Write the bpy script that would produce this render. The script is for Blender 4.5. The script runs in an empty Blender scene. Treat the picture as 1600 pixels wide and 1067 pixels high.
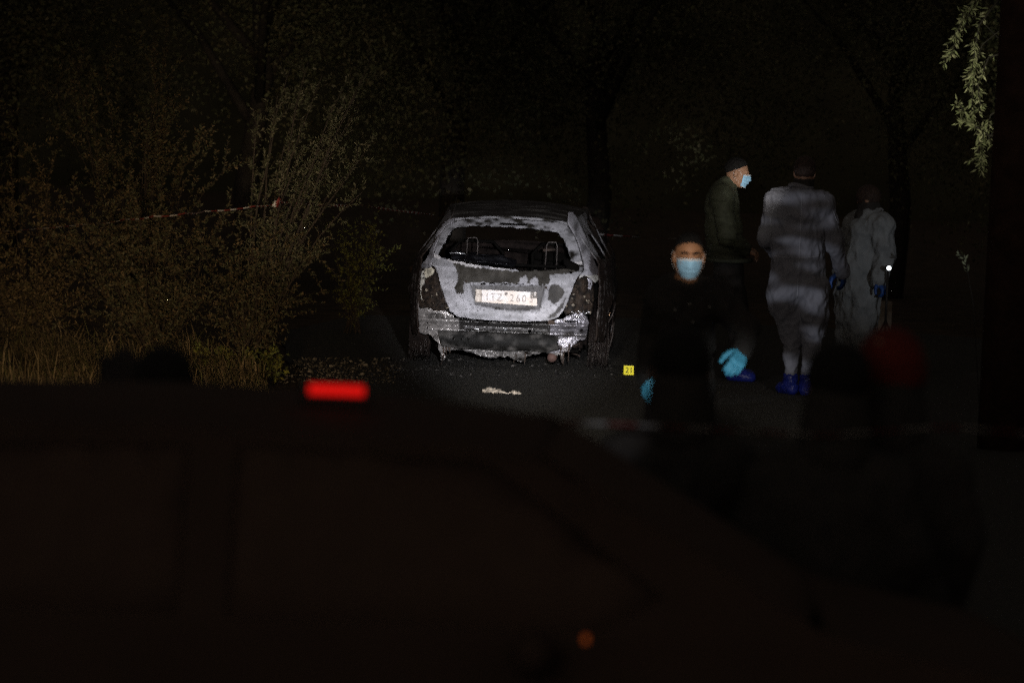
import bpy, bmesh, math, random
import numpy as np
from mathutils import Vector, Matrix, noise
from mathutils.geometry import delaunay_2d_cdt
from mathutils.bvhtree import BVHTree
random.seed(7); RNG = np.random.default_rng(7)
S = bpy.context.scene
COL = S.collection
R = math.radians

# ------------------------------------------------------------------ camera
FPX = 6000.0
CAM = Vector((0, 0, 2.2))
cam_d = bpy.data.cameras.new('camera'); cam = bpy.data.objects.new('camera', cam_d); COL.objects.link(cam)
cam_d.sensor_width = 36; cam_d.lens = 135; cam_d.clip_end = 600; cam_d.clip_start = .1
PITCH, ROLL = R(3.52), R(2.3)
ROT = (Matrix.Rotation(R(90) - PITCH, 3, 'X') @ Matrix.Rotation(ROLL, 3, 'Z'))
cam.matrix_world = Matrix.Translation(CAM) @ ROT.to_4x4()
cam_d.dof.use_dof = True; cam_d.dof.focus_distance = 31.6; cam_d.dof.aperture_fstop = 2.6
S.camera = cam
S.view_settings.view_transform = 'Standard'; S.view_settings.look = 'None'
S.view_settings.exposure = 0; S.view_settings.gamma = 1
S.view_settings.use_curve_mapping = False
S.cycles.use_denoising = False
S.cycles.sample_clamp_indirect = .3
S.cycles.caustics_reflective = False; S.cycles.caustics_refractive = False
S.cycles.max_bounces = 5

# ------------------------------------------------------------------ night sky
w = bpy.data.worlds.new('World'); S.world = w; w.use_nodes = True
nt = w.node_tree; nt.nodes.clear()
sky = nt.nodes.new('ShaderNodeTexSky'); sky.sky_type = 'NISHITA'; sky.sun_disc = False
sky.sun_elevation = R(22); sky.sun_rotation = R(200)
hs = nt.nodes.new('ShaderNodeHueSaturation'); hs.inputs['Saturation'].default_value = .12
mx = nt.nodes.new('ShaderNodeMix'); mx.data_type = 'RGBA'; mx.blend_type = 'MULTIPLY'; mx.inputs['Factor'].default_value = 1
mx.inputs['B'].default_value = (1.0, .84, .70, 1)
bg = nt.nodes.new('ShaderNodeBackground'); bg.inputs['Strength'].default_value = .0118
wo = nt.nodes.new('ShaderNodeOutputWorld')
nt.links.new(sky.outputs[0], hs.inputs['Color']); nt.links.new(hs.outputs[0], mx.inputs['A'])
nt.links.new(mx.outputs['Result'], bg.inputs['Color']); nt.links.new(bg.outputs[0], wo.inputs[0])

def lamp(name, kind, loc, target, power, color, **kw):
    d = bpy.data.lights.new(name, kind); o = bpy.data.objects.new(name, d); COL.objects.link(o)
    o.location = loc; d.energy = power; d.color = color
    if target is not None:
        o.rotation_euler = (Vector(target) - Vector(loc)).to_track_quat('-Z', 'Y').to_euler()
    for k, v in kw.items(): setattr(d, k, v)
    return o
lamp('moon', 'SUN', (0, 0, 30), (4, 10, 0), .012, (1, .93, .85), angle=R(.5))

# pixel of the 1600 px picture -> point at depth y=d, or on the ground
def pt(px, py, d):
    v = ROT @ Vector(((px - 800) / FPX, -(py - 533.5) / FPX, -1))
    return CAM + v * (d / v.y)
def gp(px, py, z=0):
    v = ROT @ Vector(((px - 800) / FPX, -(py - 533.5) / FPX, -1))
    return CAM + v * ((z - CAM.z) / v.z)

# torch beams from the road towards the wreck, and added fill spots for single things
WRECK_BEAM = lamp('torch_beam_on_wreck', 'SPOT', (.35, 13.5, 1.75), (.0, 31.9, .52), 16500, (.93, .94, 1.0),
     spot_size=R(7.4), spot_blend=.95, shadow_soft_size=.05)
SUIT_BEAM = lamp('torch_beam_on_suits', 'SPOT', (-1.7, 21.3, 1.55), (2.45, 30.6, .84), 400, (.86, .90, 1.0),
     spot_size=R(15), spot_blend=1.0, shadow_soft_size=.02)
lamp('fill_on_mask', 'SPOT', (1.15, 13.0, .95), (.94, 20.6, 1.455), 1150, (1.0, .90, .78),  # added fill, narrow enough to brighten the masked face alone
     spot_size=R(2.7), spot_blend=1.0, shadow_soft_size=.04)
lamp('fill_on_glove', 'SPOT', (1.7, 12.9, .55), (1.18, 20.6, .84), 850, (.90, .97, 1.0),  # fill spot added to lift the glove on the bent arm
     spot_size=R(3.6), spot_blend=1.0, shadow_soft_size=.04)
lamp('fill_on_near_glove', 'SPOT', (-.2, 13.5, 1.0), (.71, 20.6, .70), 520, (.90, .97, 1.0),  # second glove fill, added because that hand stayed too dim
     spot_size=R(2.0), spot_blend=1.0, shadow_soft_size=.04)
lamp('fill_on_profile', 'SPOT', (1.7, 13.0, 1.6), (1.70, 31.4, 1.50), 1500, (1.0, .93, .80),  # broad added fill for the man in profile
     spot_size=R(2.8), spot_blend=1.0, shadow_soft_size=.04)
lamp('fill_on_profile_face', 'SPOT', (1.9, 13.0, 1.72), (1.90, 31.4, 1.67), 7500, (1.0, .96, .90),  # tight added fill on his face and mask
     spot_size=R(1.7), spot_blend=1.0, shadow_soft_size=.04)
lamp('fill_on_near_tape', 'SPOT', (.42, 6.5, 2.0), (.305, 10.7, 1.325), 170, (.92, .92, 1.0),  # added spot that lights one stretch of the foreground tape
     spot_size=R(3.2), spot_blend=1.0, shadow_soft_size=.02)
lamp('fill_on_pale_suit', 'SPOT', (5.6, 20.5, 1.75), (2.93, 32.4, 1.05), 500, (.88, .93, 1.0),  # added fill for the rightmost coverall, which the other beams miss
     spot_size=R(7.5), spot_blend=1.0, shadow_soft_size=.04)
lamp('warm_fill_on_sapling', 'SPOT', (-.6, 13.5, 1.4), (-1.65, 30.4, 1.70), 3200, (1.0, .84, .62),  # added warm fill that brings out the sapling shoots
     spot_size=R(7.5), spot_blend=1.0, shadow_soft_size=.1)
lamp('warm_spill_on_verge', 'SPOT', (-1.6, 13.5, 1.0), (-2.7, 29, .50), 3200, (1.0, .70, .40),
     spot_size=R(17), spot_blend=1.0, shadow_soft_size=.12)
lamp('torch_beam_on_leaves', 'SPOT', (.4, 16.0, 1.8), (3.53, 30, 2.46), 6500, (.98, 1.0, .74),
     spot_size=R(6.2), spot_blend=1.0, shadow_soft_size=.04)
lamp('torch_beam_on_road_right', 'SPOT', (3.6, 14, 1.9), (2.1, 28.0, 0), 2600, (1.0, .94, .84),
     spot_size=R(5.5), spot_blend=1.0, shadow_soft_size=.05)
lamp('torch_beam_on_road', 'SPOT', (-.5, 13.5, 1.9), (.35, 28.4, 0), 5600, (1.0, .92, .80),
     spot_size=R(8.2), spot_blend=1.0, shadow_soft_size=.05)
lamp('fill_on_marker', 'SPOT', (2.5, 14, 1.2), tuple(gp(982, 580)), 5200, (1, .97, .85), spot_size=R(1.1), spot_blend=1.0, shadow_soft_size=.02)  # added spot that brightens the evidence marker
def nodes_of_light(o):
    d = o.data; d.use_nodes = True
    return d.node_tree
# uneven horizontal bands put into the beam by a noise pattern
t = nodes_of_light(SUIT_BEAM)
em = t.nodes['Emission']
geo = t.nodes.new('ShaderNodeTexCoord'); sep = t.nodes.new('ShaderNodeMapping')
sep.inputs['Scale'].default_value = (15, 52, 0)
nz = t.nodes.new('ShaderNodeTexNoise'); nz.inputs['Scale'].default_value = 1.0; nz.inputs['Detail'].default_value = 1
rp = t.nodes.new('ShaderNodeValToRGB'); rp.color_ramp.elements[0].position = .47; rp.color_ramp.elements[1].position = .60
rp.color_ramp.elements[0].color = (.13, .13, .13, 1); rp.color_ramp.elements[1].color = (2.2, 2.2, 2.2, 1)
t.links.new(geo.outputs['Normal'], sep.inputs['Vector']); t.links.new(sep.outputs[0], nz.inputs['Vector'])
t.links.new(nz.outputs['Fac'], rp.inputs[0]); t.links.new(rp.outputs[0], em.inputs['Strength'])

# ------------------------------------------------------------------ materials
def mat(name, color, rough=.8, metal=0, var=.25, scale=12, bump=.0, bscale=60, attr=None, emis=None, estr=0,
        trans=0, alpha=1, spec=.4, sheen=0):
    m = bpy.data.materials.new(name); m.use_nodes = True
    n = m.node_tree.nodes; l = m.node_tree.links; p = n['Principled BSDF']
    p.inputs['Roughness'].default_value = rough; p.inputs['Metallic'].default_value = metal
    p.inputs['Specular IOR Level'].default_value = spec
    tc = n.new('ShaderNodeTexCoord')
    nz = n.new('ShaderNodeTexNoise'); nz.inputs['Scale'].default_value = scale; nz.inputs['Detail'].default_value = 5
    l.new(tc.outputs['Object'], nz.inputs['Vector'])
    mr = n.new('ShaderNodeMapRange'); mr.inputs['From Min'].default_value = .25; mr.inputs['From Max'].default_value = .75
    mr.inputs['To Min'].default_value = 1 - var; mr.inputs['To Max'].default_value = 1 + var
    l.new(nz.outputs['Fac'], mr.inputs['Value'])
    mu = n.new('ShaderNodeVectorMath'); mu.operation = 'SCALE'
    if attr:
        a = n.new('ShaderNodeAttribute'); a.attribute_name = attr; l.new(a.outputs['Color'], mu.inputs[0])
    else:
        mu.inputs[0].default_value = color[:3]
    l.new(mr.outputs['Result'], mu.inputs['Scale']); l.new(mu.outputs[0], p.inputs['Base Color'])
    if bump:
        n2 = n.new('ShaderNodeTexNoise'); n2.inputs['Scale'].default_value = bscale; n2.inputs['Detail'].default_value = 6
        l.new(tc.outputs['Object'], n2.inputs['Vector'])
        b = n.new('ShaderNodeBump'); b.inputs['Strength'].default_value = bump; b.inputs['Distance'].default_value = .01
        l.new(n2.outputs['Fac'], b.inputs['Height']); l.new(b.outputs[0], p.inputs['Normal'])
    if emis: p.inputs['Emission Color'].default_value = (*emis, 1); p.inputs['Emission Strength'].default_value = estr
    if trans: p.inputs['Transmission Weight'].default_value = trans
    if sheen: p.inputs['Sheen Weight'].default_value = sheen
    return m
M = {}
M['burnt'] = mat('burnt_steel', (1, 1, 1), .62, .0, .22, 30, .5, 90, attr='Col', spec=.18)
M['burnt_gloss'] = mat('heat_blued_steel', (1, 1, 1), .34, .55, .4, 45, .7, 60, attr='Col', spec=.5)
M['soot'] = mat('soot', (.003, .0026, .0022), .95, 0, .5, 20, .6, 70, spec=.06)
M['rust'] = mat('scorched_rust', (.045, .03, .022), .85, .1, .6, 18, .8, 80)
M['rust_dark'] = mat('dark_rust', (.010, .007, .006), .9, 0, .6, 18, .8, 80, spec=.08)
M['melt'] = mat('melted_aluminium', (.72, .72, .75), .28, .8, .2, 60, .4, 120)
M['wire'] = mat('tyre_wire', (.06, .05, .045), .55, .5, .4, 30)
M['plate'] = mat('scorched_number_plate', (1, 1, 1), .6, 0, .05, 40, .2, 60, attr='Col')
M['plate_ink'] = mat('plate_lettering', (.40, .34, .30), .7, 0, .2, 60)
M['plate_dark'] = mat('plate_scorch', (.06, .05, .045), .8)
M['amber'] = mat('amber_plastic', (.9, .38, .02), .3, 0, .1)
M['skin'] = mat('skin', (.40, .20, .105), .55, 0, .12, 25, .15, 120)
M['skin_pale'] = mat('skin_pale', (.36, .20, .125), .55, 0, .12, 25, .15, 120)
M['hair'] = mat('dark_hair', (.005, .004, .0035), .8, 0, .5, 60, .8, 160)
M['hair_brown'] = mat('brown_hair', (.05, .03, .022), .6, 0, .5, 60, .8, 160)
M['mask'] = mat('blue_mask', (.36, .66, .93), .85, 0, .08, 30, .3, 90)
M['mask_white'] = mat('mask_edge', (.85, .84, .86), .85, 0, .05)
M['glove'] = mat('blue_nitrile', (.10, .45, .66), .45, 0, .10, 30, .3, 70)
M['glove_dark'] = mat('dark_blue_nitrile', (.02, .07, .26), .45, 0, .10, 30, .3, 70)
M['bootie'] = mat('blue_shoe_cover', (.012, .021, .19), .36, 0, .2, 30, .6, 45)
M['suit'] = mat('grey_coverall', (.19, .19, .215), .8, 0, .18, 7, .55, 24)
M['suit_seam'] = mat('coverall_seam', (.34, .34, .37), .8, 0, .1)
M['suit_dim'] = mat('pale_grey_coverall', (.22, .23, .235), .8, 0, .25, 9, .8, 22)
M['olive'] = mat('olive_jacket', (.060, .066, .042), .75, 0, .3, 26, .5, 40)
M['black_cloth'] = mat('black_cloth', (.030, .026, .023), .85, 0, .3, 20, .5, 40)
M['dark_cloth'] = mat('dark_grey_cloth', (.030, .027, .025), .85, 0, .3, 20, .5, 40)
M['maroon'] = mat('maroon_cloth', (.12, .013, .008), .9, 0, .3, 14, .4, 40)
M['button'] = mat('metal_button', (.45, .45, .42), .35, .6, .1)
M['paint_black'] = mat('dark_car_paint', (.066, .044, .034), .85, 0, .1, 4, spec=.08)
M['trim_black'] = mat('black_rubber', (.022, .018, .016), .7)
M['rim'] = mat('alloy_rim', (.10, .10, .10), .5, .6)
M['glass'] = mat('tinted_glass', (.085, .057, .044), .85, 0, .1, spec=.05)
M['lamp_red'] = mat('lit_red_lamp', (.6, .01, .01), .4, 0, .1, emis=(1, .006, .004), estr=.62)
M['lamp_orange'] = mat('lit_orange_lamp', (.6, .2, .02), .4, 0, .1, emis=(1, .16, .03), estr=.13)
M['torch_lens'] = mat('lit_torch_lens', (.9, .9, .9), .3, 0, .1, emis=(.9, .95, 1), estr=5)
M['yellow'] = mat('yellow_marker', (.80, .72, .03), .5, 0, .04)
M['ink'] = mat('black_print', (.01, .01, .01), .7)
M['white_tape'] = mat('white_tape', (.27, .26, .25), .5, 0, .2, 20)
M['red_tape'] = mat('red_tape', (.12, .018, .016), .5, 0, .2, 20)
M['asphalt'] = mat('asphalt', (.050, .047, .041), .92, 0, .45, 28, .9, 55, spec=.15)
M['soil'] = mat('verge_soil', (.060, .043, .028), .95, 0, .6, 3, .9, 14, spec=.1)
M['hill'] = mat('hill_scrub', (.050, .046, .027), .95, 0, .7, .3, 0, spec=.05)
M['stone'] = mat('pale_gravel', (.30, .27, .22), .85, 0, .5, 9)
M['straw'] = mat('dry_grass', (1, 1, 1), .8, 0, .2, 8, attr='Col', spec=.1)
M['leaf'] = mat('leaf', (1, 1, 1), .75, 0, .15, 8, attr='Col', spec=.12)
M['bark'] = mat('bark', (.020, .016, .012), .9, 0, .5, 14, .8, 40)
M['twig'] = mat('twig_bark', (.030, .022, .016), .9, 0, .5, 14)
M['pole'] = mat('creosoted_wood', (.040, .022, .016), .9, 0, .4, 9, .7, 30, spec=.1)
M['paper'] = mat('crumpled_paper', (.36, .31, .25), .8, 0, .4, 30)
M['case'] = mat('brown_card', (.13, .10, .07), .85, 0, .3, 12)

# ------------------------------------------------------------------ mesh helpers
def link(name, me, m=None, parent=None, smooth=True):
    o = bpy.data.objects.new(name, me); COL.objects.link(o)
    if m is not None and not me.materials: me.materials.append(M[m] if isinstance(m, str) else m)
    if smooth and len(me.polygons): me.polygons.foreach_set('use_smooth', [True] * len(me.polygons))
    if parent is not None: o.parent = parent
    return o
def mesh(name, V, F, m=None, parent=None, smooth=True, col=None):
    me = bpy.data.meshes.new(name); me.from_pydata([tuple(map(float, v)) for v in V], [], [tuple(map(int, f)) for f in F]); me.update()
    if col is not None:
        a = me.color_attributes.new('Col', 'FLOAT_COLOR', 'POINT')
        c = np.ones((len(V), 4), np.float32); c[:, :3] = np.asarray(col); a.data.foreach_set('color', c.ravel())
    return link(name, me, m, parent, smooth)
def fast_mesh(name, V, quads, m, parent=None, col=None, smooth=True):
    V = np.asarray(V, np.float32); Q = np.asarray(quads, np.int32); n = Q.shape[1]
    me = bpy.data.meshes.new(name)
    me.vertices.add(len(V)); me.vertices.foreach_set('co', V.ravel())
    me.loops.add(Q.size); me.loops.foreach_set('vertex_index', Q.ravel())
    me.polygons.add(len(Q)); me.polygons.foreach_set('loop_start', np.arange(0, Q.size, n, dtype=np.int32))
    me.polygons.foreach_set('loop_total', np.full(len(Q), n, np.int32))
    me.update(calc_edges=True)
    if col is not None:
        a = me.color_attributes.new('Col', 'FLOAT_COLOR', 'POINT')
        c = np.ones((len(V), 4), np.float32); c[:, :3] = col; a.data.foreach_set('color', c.ravel())
    return link(name, me, m, parent, smooth)
def empty(name, loc, label=None, cat=None, group=None, rz=0, kind=None):
    o = bpy.data.objects.new(name, None); COL.objects.link(o); o.location = loc; o.rotation_euler = (0, 0, rz)
    o.empty_display_size = .2
    return tag(o, label, cat, group, kind)
def tag(o, label=None, cat=None, group=None, kind=None):
    if label: o['label'] = label
    if cat: o['category'] = cat
    if group: o['group'] = group
    if kind: o['kind'] = kind
    return o
class MB:
    def __init__(s): s.V = []; s.F = []; s.C = []
    def add(s, V, F, c=(1, 1, 1)):
        n = len(s.V); s.V += [tuple(v) for v in V]; s.F += [tuple(i + n for i in f) for f in F]; s.C += [c] * len(V); return s
    def box(s, c, d, rot=None, col=(1, 1, 1), jit=0):
        V = [Vector(((i & 1) - .5, (i >> 1 & 1) - .5, (i >> 2) - .5)) for i in range(8)]
        V = [Vector((v.x * d[0], v.y * d[1], v.z * d[2])) for v in V]
        if jit: V = [v + Vector((random.uniform(-jit, jit), random.uniform(-jit, jit), random.uniform(-jit, jit))) for v in V]
        if rot is not None: V = [rot @ v for v in V]
        V = [v + Vector(c) for v in V]
        return s.add(V, [(0, 2, 3, 1), (4, 5, 7, 6), (0, 1, 5, 4), (2, 6, 7, 3), (0, 4, 6, 2), (1, 3, 7, 5)], col)
    def tube(s, P, r, n=8, col=(1, 1, 1), cap=True):
        P = [Vector(p) for p in P]; rs = r if isinstance(r, (list, tuple)) else [r] * len(P)
        V = []; F = []; t0 = (P[1] - P[0]).normalized()
        up = Vector((0, 0, 1)) if abs(t0.z) < .9 else Vector((1, 0, 0)); a = t0.cross(up).normalized()
        for i, p in enumerate(P):
            t = (P[min(i + 1, len(P) - 1)] - P[max(i - 1, 0)]).normalized()
            a = (a - t * a.dot(t)).normalized(); b = t.cross(a)
            for k in range(n):
                q = 2 * math.pi * k / n; V.append(p + (a * math.cos(q) + b * math.sin(q)) * rs[i])
        for i in range(len(P) - 1):
            for k in range(n):
                k2 = (k + 1) % n; F.append((i * n + k, i * n + k2, (i + 1) * n + k2, (i + 1) * n + k))
        if cap: F.append(tuple(range(n - 1, -1, -1))); F.append(tuple((len(P) - 1) * n + k for k in range(n)))
        return s.add(V, F, col)
    def lathe(s, prof, c, axis='x', n=28, col=(1, 1, 1)):
        V = []; F = []
        for (a, r) in prof:
            for k in range(n):
                q = 2 * math.pi * k / n; u, v = r * math.cos(q), r * math.sin(q)
                V.append(Vector(c) + (Vector((a, u, v)) if axis == 'x' else Vector((u, a, v)) if axis == 'y' else Vector((u, v, a))))
        for i in range(len(prof) - 1):
            for k in range(n): F.append((i * n + k, i * n + (k + 1) % n, (i + 1) * n + (k + 1) % n, (i + 1) * n + k))
        return s.add(V, F, col)
    def ball(s, c, r, n=8, m_=6, col=(1, 1, 1), jit=0):
        V = []; F = []; r = r if hasattr(r, '__len__') else (r, r, r)
        for i in range(m_ + 1):
            for k in range(n):
                a, b = math.pi * i / m_, 2 * math.pi * k / n; j = 1 + random.uniform(-jit, jit)
                V.append((c[0] + r[0] * math.sin(a) * math.cos(b) * j, c[1] + r[1] * math.sin(a) * math.sin(b) * j, c[2] + r[2] * math.cos(a)))
        for i in range(m_):
            for k in range(n): F.append((i * n + k, (i + 1) * n + k, (i + 1) * n + (k + 1) % n, i * n + (k + 1) % n))
        return s.add(V, F, col)
    def build(s, name, m, parent=None, smooth=False, col=False):
        return mesh(name, s.V, s.F, m, parent, smooth, s.C if col else None)

def in_poly(X, Z, poly):
    P = np.asarray(poly, float); c = np.zeros(X.shape, bool); j = len(P) - 1
    for i in range(len(P)):
        xi, zi = P[i]; xj, zj = P[j]
        if zi != zj: c ^= ((zi > Z) != (zj > Z)) & (X < (xj - xi) * (Z - zi) / (zj - zi) + xi)
        j = i
    return c
def resample(poly, step, jitter=0, smooth=0):
    P = [Vector(p) for p in poly]
    for _ in range(smooth):
        P = [q for i in range(len(P)) for q in (P[i].lerp(P[(i + 1) % len(P)], .25), P[i].lerp(P[(i + 1) % len(P)], .75))]
    out = []
    for i in range(len(P)):
        a, b = P[i], P[(i + 1) % len(P)]; n = max(1, int((b - a).length / step))
        for k in range(n):
            q = a.lerp(b, k / n)
            if jitter: q = q + Vector((noise.noise(Vector((q.x * 30, q.y * 30, 1))), noise.noise(Vector((q.x * 30, q.y * 30, 9))))) * jitter
            out.append(q)
    return out
def fbm(x, y, z=0, o=4):
    v = 0; a = .5; p = Vector((x, y, z))
    for _ in range(o): v += a * noise.noise(p); p = p * 2.03; a *= .5
    return v
def panel(name, outline, holes, step, fn, m, parent, thick=.006, colf=None, jitter=0, smooth=0, ax='xz', hj=None):
    """a sheet cut to an outline with holes, laid on the curved surface fn(a,b)->xyz"""
    O = resample(outline, step, jitter, smooth); H = [resample(h, step, jitter if hj is None else hj, smooth) for h in holes]
    P = np.array([(p.x, p.y) for p in O]); lo, hi = P.min(0), P.max(0)
    gx, gz = np.meshgrid(np.arange(lo[0], hi[0], step), np.arange(lo[1], hi[1], step)); gx = gx.ravel(); gz = gz.ravel()
    gx = gx + (np.round((gz - lo[1]) / step) % 2) * step * .5
    k = in_poly(gx, gz, P)
    for h in H: k &= ~in_poly(gx, gz, [(p.x, p.y) for p in h])
    vs = [Vector((p.x, p.y)) for p in O]; es = [(i, (i + 1) % len(O)) for i in range(len(O))]
    for h in H:
        n = len(vs); vs += [Vector((p.x, p.y)) for p in h]; es += [(n + i, n + (i + 1) % len(h)) for i in range(len(h))]
    vs += [Vector((float(a), float(b))) for a, b in zip(gx[k], gz[k])]
    r = delaunay_2d_cdt(vs, es, [], 0, 1e-5)
    V2, F = r[0], r[2]
    cx = np.array([sum(V2[i].x for i in f) / 3 for f in F]); cz = np.array([sum(V2[i].y for i in f) / 3 for f in F])
    kk = in_poly(cx, cz, P)
    for h in H: kk &= ~in_poly(cx, cz, [(p.x, p.y) for p in h])
    F = [f for f, g in zip(F, kk) if g]
    used = sorted({i for f in F for i in f}); mp = {u: i for i, u in enumerate(used)}
    F = [tuple(mp[i] for i in f) for f in F]; V2 = [V2[u] for u in used]
    V = [fn(v.x, v.y) for v in V2]
    o = mesh(name, V, F, m, parent, True, [colf(v.x, v.y) for v in V2] if colf else None)
    if thick:
        md = o.modifiers.new('thickness', 'SOLIDIFY'); md.thickness = thick; md.offset = 0
    return o

# --- implicit surfaces -> mesh (surface nets)
def surface_nets(f, org, h):
    nx, ny, nz = f.shape; s = f < 0; sh = (nx - 1, ny - 1, nz - 1)
    acc = []; quads = []
    for ax in range(3):
        sl0 = [slice(None)] * 3; sl1 = [slice(None)] * 3; sl0[ax] = slice(0, -1); sl1[ax] = slice(1, None)
        cr = s[tuple(sl0)] != s[tuple(sl1)]
        I = np.array(np.nonzero(cr)).T
        o1, o2 = [a for a in range(3) if a != ax]
        I = I[(I[:, o1] > 0) & (I[:, o2] > 0) & (I[:, o1] < sh[o1]) & (I[:, o2] < sh[o2])]
        J = I.copy(); J[:, ax] += 1
        a = f[I[:, 0], I[:, 1], I[:, 2]]; b = f[J[:, 0], J[:, 1], J[:, 2]]
        P = I.astype(float); P[:, ax] += a / (a - b)
        cells = []
        for (d1, d2) in ((0, 0), (-1, 0), (-1, -1), (0, -1)):
            C = I.copy(); C[:, o1] += d1; C[:, o2] += d2
            li = np.ravel_multi_index((C[:, 0], C[:, 1], C[:, 2]), sh); cells.append(li); acc.append((li, P))
        q = np.stack(cells, 1); flip = (a < 0) ^ (ax == 1)
        q[flip] = q[flip][:, ::-1]; quads.append(q)
    li = np.concatenate([a[0] for a in acc]); P = np.concatenate([a[1] for a in acc]); Q = np.concatenate(quads)
    u, inv = np.unique(li, return_inverse=True); cnt = np.bincount(inv)
    V = np.stack([np.bincount(inv, P[:, k]) / cnt for k in range(3)], 1)
    mp = np.searchsorted(u, Q)
    return V * h + org, mp[:, ::-1]
def cap(a, b, ra, rb, k=.02, fl=None): return ('cap', np.array(a, float), np.array(b, float), ra, rb, k, fl)
def ell(c, r, B=None, k=.02, sub=False): return ('ell', np.array(c, float), np.array(r, float), B, k, sub)
def sdf(prims, h, cuts=None, noisef=None):
    lo = np.full(3, 1e9); hi = -lo
    for p in prims:
        if p[0] == 'cap':
            m = max(p[3], p[4]); lo = np.minimum(lo, np.minimum(p[1], p[2]) - m); hi = np.maximum(hi, np.maximum(p[1], p[2]) + m)
        elif not p[5]: m = p[2].max(); lo = np.minimum(lo, p[1] - m); hi = np.maximum(hi, p[1] + m)
    lo -= 3 * h; hi += 3 * h; n = np.ceil((hi - lo) / h).astype(int) + 1
    f = np.full(n, .15, np.float32); g = [lo[i] + h * np.arange(n[i]) for i in range(3)]
    for p in prims:
        if p[0] == 'cap': m = max(p[3], p[4]) + .08; l2, h2 = np.minimum(p[1], p[2]) - m, np.maximum(p[1], p[2]) + m
        else: m = p[2].max() + .08; l2, h2 = p[1] - m, p[1] + m
        i0 = np.clip(((l2 - lo) / h).astype(int), 0, n - 1); i1 = np.clip(((h2 - lo) / h).astype(int) + 1, 1, n)
        sl = tuple(slice(i0[i], i1[i]) for i in range(3))
        X, Y, Z = np.meshgrid(g[0][sl[0]], g[1][sl[1]], g[2][sl[2]], indexing='ij')
        if p[0] == 'cap':
            a, b, ra, rb, k, fl = p[1:]; ab = b - a
            t = np.clip(((X - a[0]) * ab[0] + (Y - a[1]) * ab[1] + (Z - a[2]) * ab[2]) / max(ab @ ab, 1e-9), 0, 1)
            dx, dy, dz = X - a[0] - t * ab[0], Y - a[1] - t * ab[1], Z - a[2] - t * ab[2]
            if fl is not None:
                fv, fs = fl; q = dx * fv[0] + dy * fv[1] + dz * fv[2]; e = q * (1 / fs - 1)
                dx = dx + e * fv[0]; dy = dy + e * fv[1]; dz = dz + e * fv[2]
                d = (np.sqrt(dx * dx + dy * dy + dz * dz) - (ra + (rb - ra) * t)) * (fs * .5 + .5)
            else: d = np.sqrt(dx * dx + dy * dy + dz * dz) - (ra + (rb - ra) * t)
            sub = False
        else:
            c, r, B, k, sub = p[1:]; D = np.stack([X - c[0], Y - c[1], Z - c[2]], -1)
            if B is not None: D = D @ B
            k0 = np.sqrt(((D / r) ** 2).sum(-1)); k1 = np.sqrt(((D / (r * r)) ** 2).sum(-1)) + 1e-9; d = k0 * (k0 - 1) / k1
        o = f[sl]
        if sub:
            hh = np.clip(.5 - .5 * (o + d) / k, 0, 1); f[sl] = o * (1 - hh) + (-d) * hh + k * hh * (1 - hh)
        else:
            hh = np.clip(.5 + .5 * (d - o) / k, 0, 1); f[sl] = d * (1 - hh) + o * hh - k * hh * (1 - hh)
    if cuts or noisef:
        X, Y, Z = np.meshgrid(*g, indexing='ij')
        if cuts:
            for c in cuts: f = np.maximum(f, c(X, Y, Z))
        if noisef: f = f + noisef(X, Y, Z)
    f = f.copy(); f[0] = f[-1] = .1; f[:, 0] = f[:, -1] = .1; f[:, :, 0] = f[:, :, -1] = .1
    return surface_nets(f.astype(float), lo, h)
def blob(name, prims, h, m, parent, cuts=None, noisef=None, disp=None, loc=None):
    V, Q = sdf(prims, h, cuts, noisef)
    if disp is not None:
        me = bpy.data.meshes.new('t'); me.from_pydata(V.tolist(), [], Q.tolist()); me.update()
        N = np.zeros(len(V) * 3); me.vertices.foreach_get('normal', N); N = N.reshape(-1, 3)
        bpy.data.meshes.remove(me)
        dd = np.array([disp(Vector(v)) for v in V.tolist()]); V = V + N * dd[:, None]
    return fast_mesh(name, V, Q, m, parent)

# =================================================================== SETTING
def ground_sheet():
    xs = np.concatenate([np.arange(-120, -8, 8), np.arange(-8, 9, .5), np.arange(14, 121, 8)])
    ys = np.concatenate([np.arange(-40, 20, 6), np.arange(20, 45, .5), np.arange(50, 200, 10)])
    V = []; F = []
    for y in ys:
        for x in xs:
            z = -.02
            if -8 < x < 8 and 20 < y < 45: z += .012 * fbm(x, y, 3)
            V.append((x, y, z))
    n = len(xs)
    for j in range(len(ys) - 1):
        for i in range(n - 1): F.append((j * n + i, j * n + i + 1, (j + 1) * n + i + 1, (j + 1) * n + i))
    tag(mesh('ground', V, F, 'soil'), kind='structure')
ground_sheet()
road = panel('road', [(-1.55, -20), (-1.5, 20), (-1.45, 27), (-1.55, 29), (-1.9, 32), (-2.1, 36), (-1.6, 39), (1.0, 40.5), (4.0, 40), (5.8, 38.5), (5.9, 36), (5.6, 28), (5.6, -20)],
             [], .8, lambda x, y: (x, y, .004), 'asphalt', None, 0, jitter=.15)
tag(road, kind='structure')
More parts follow.
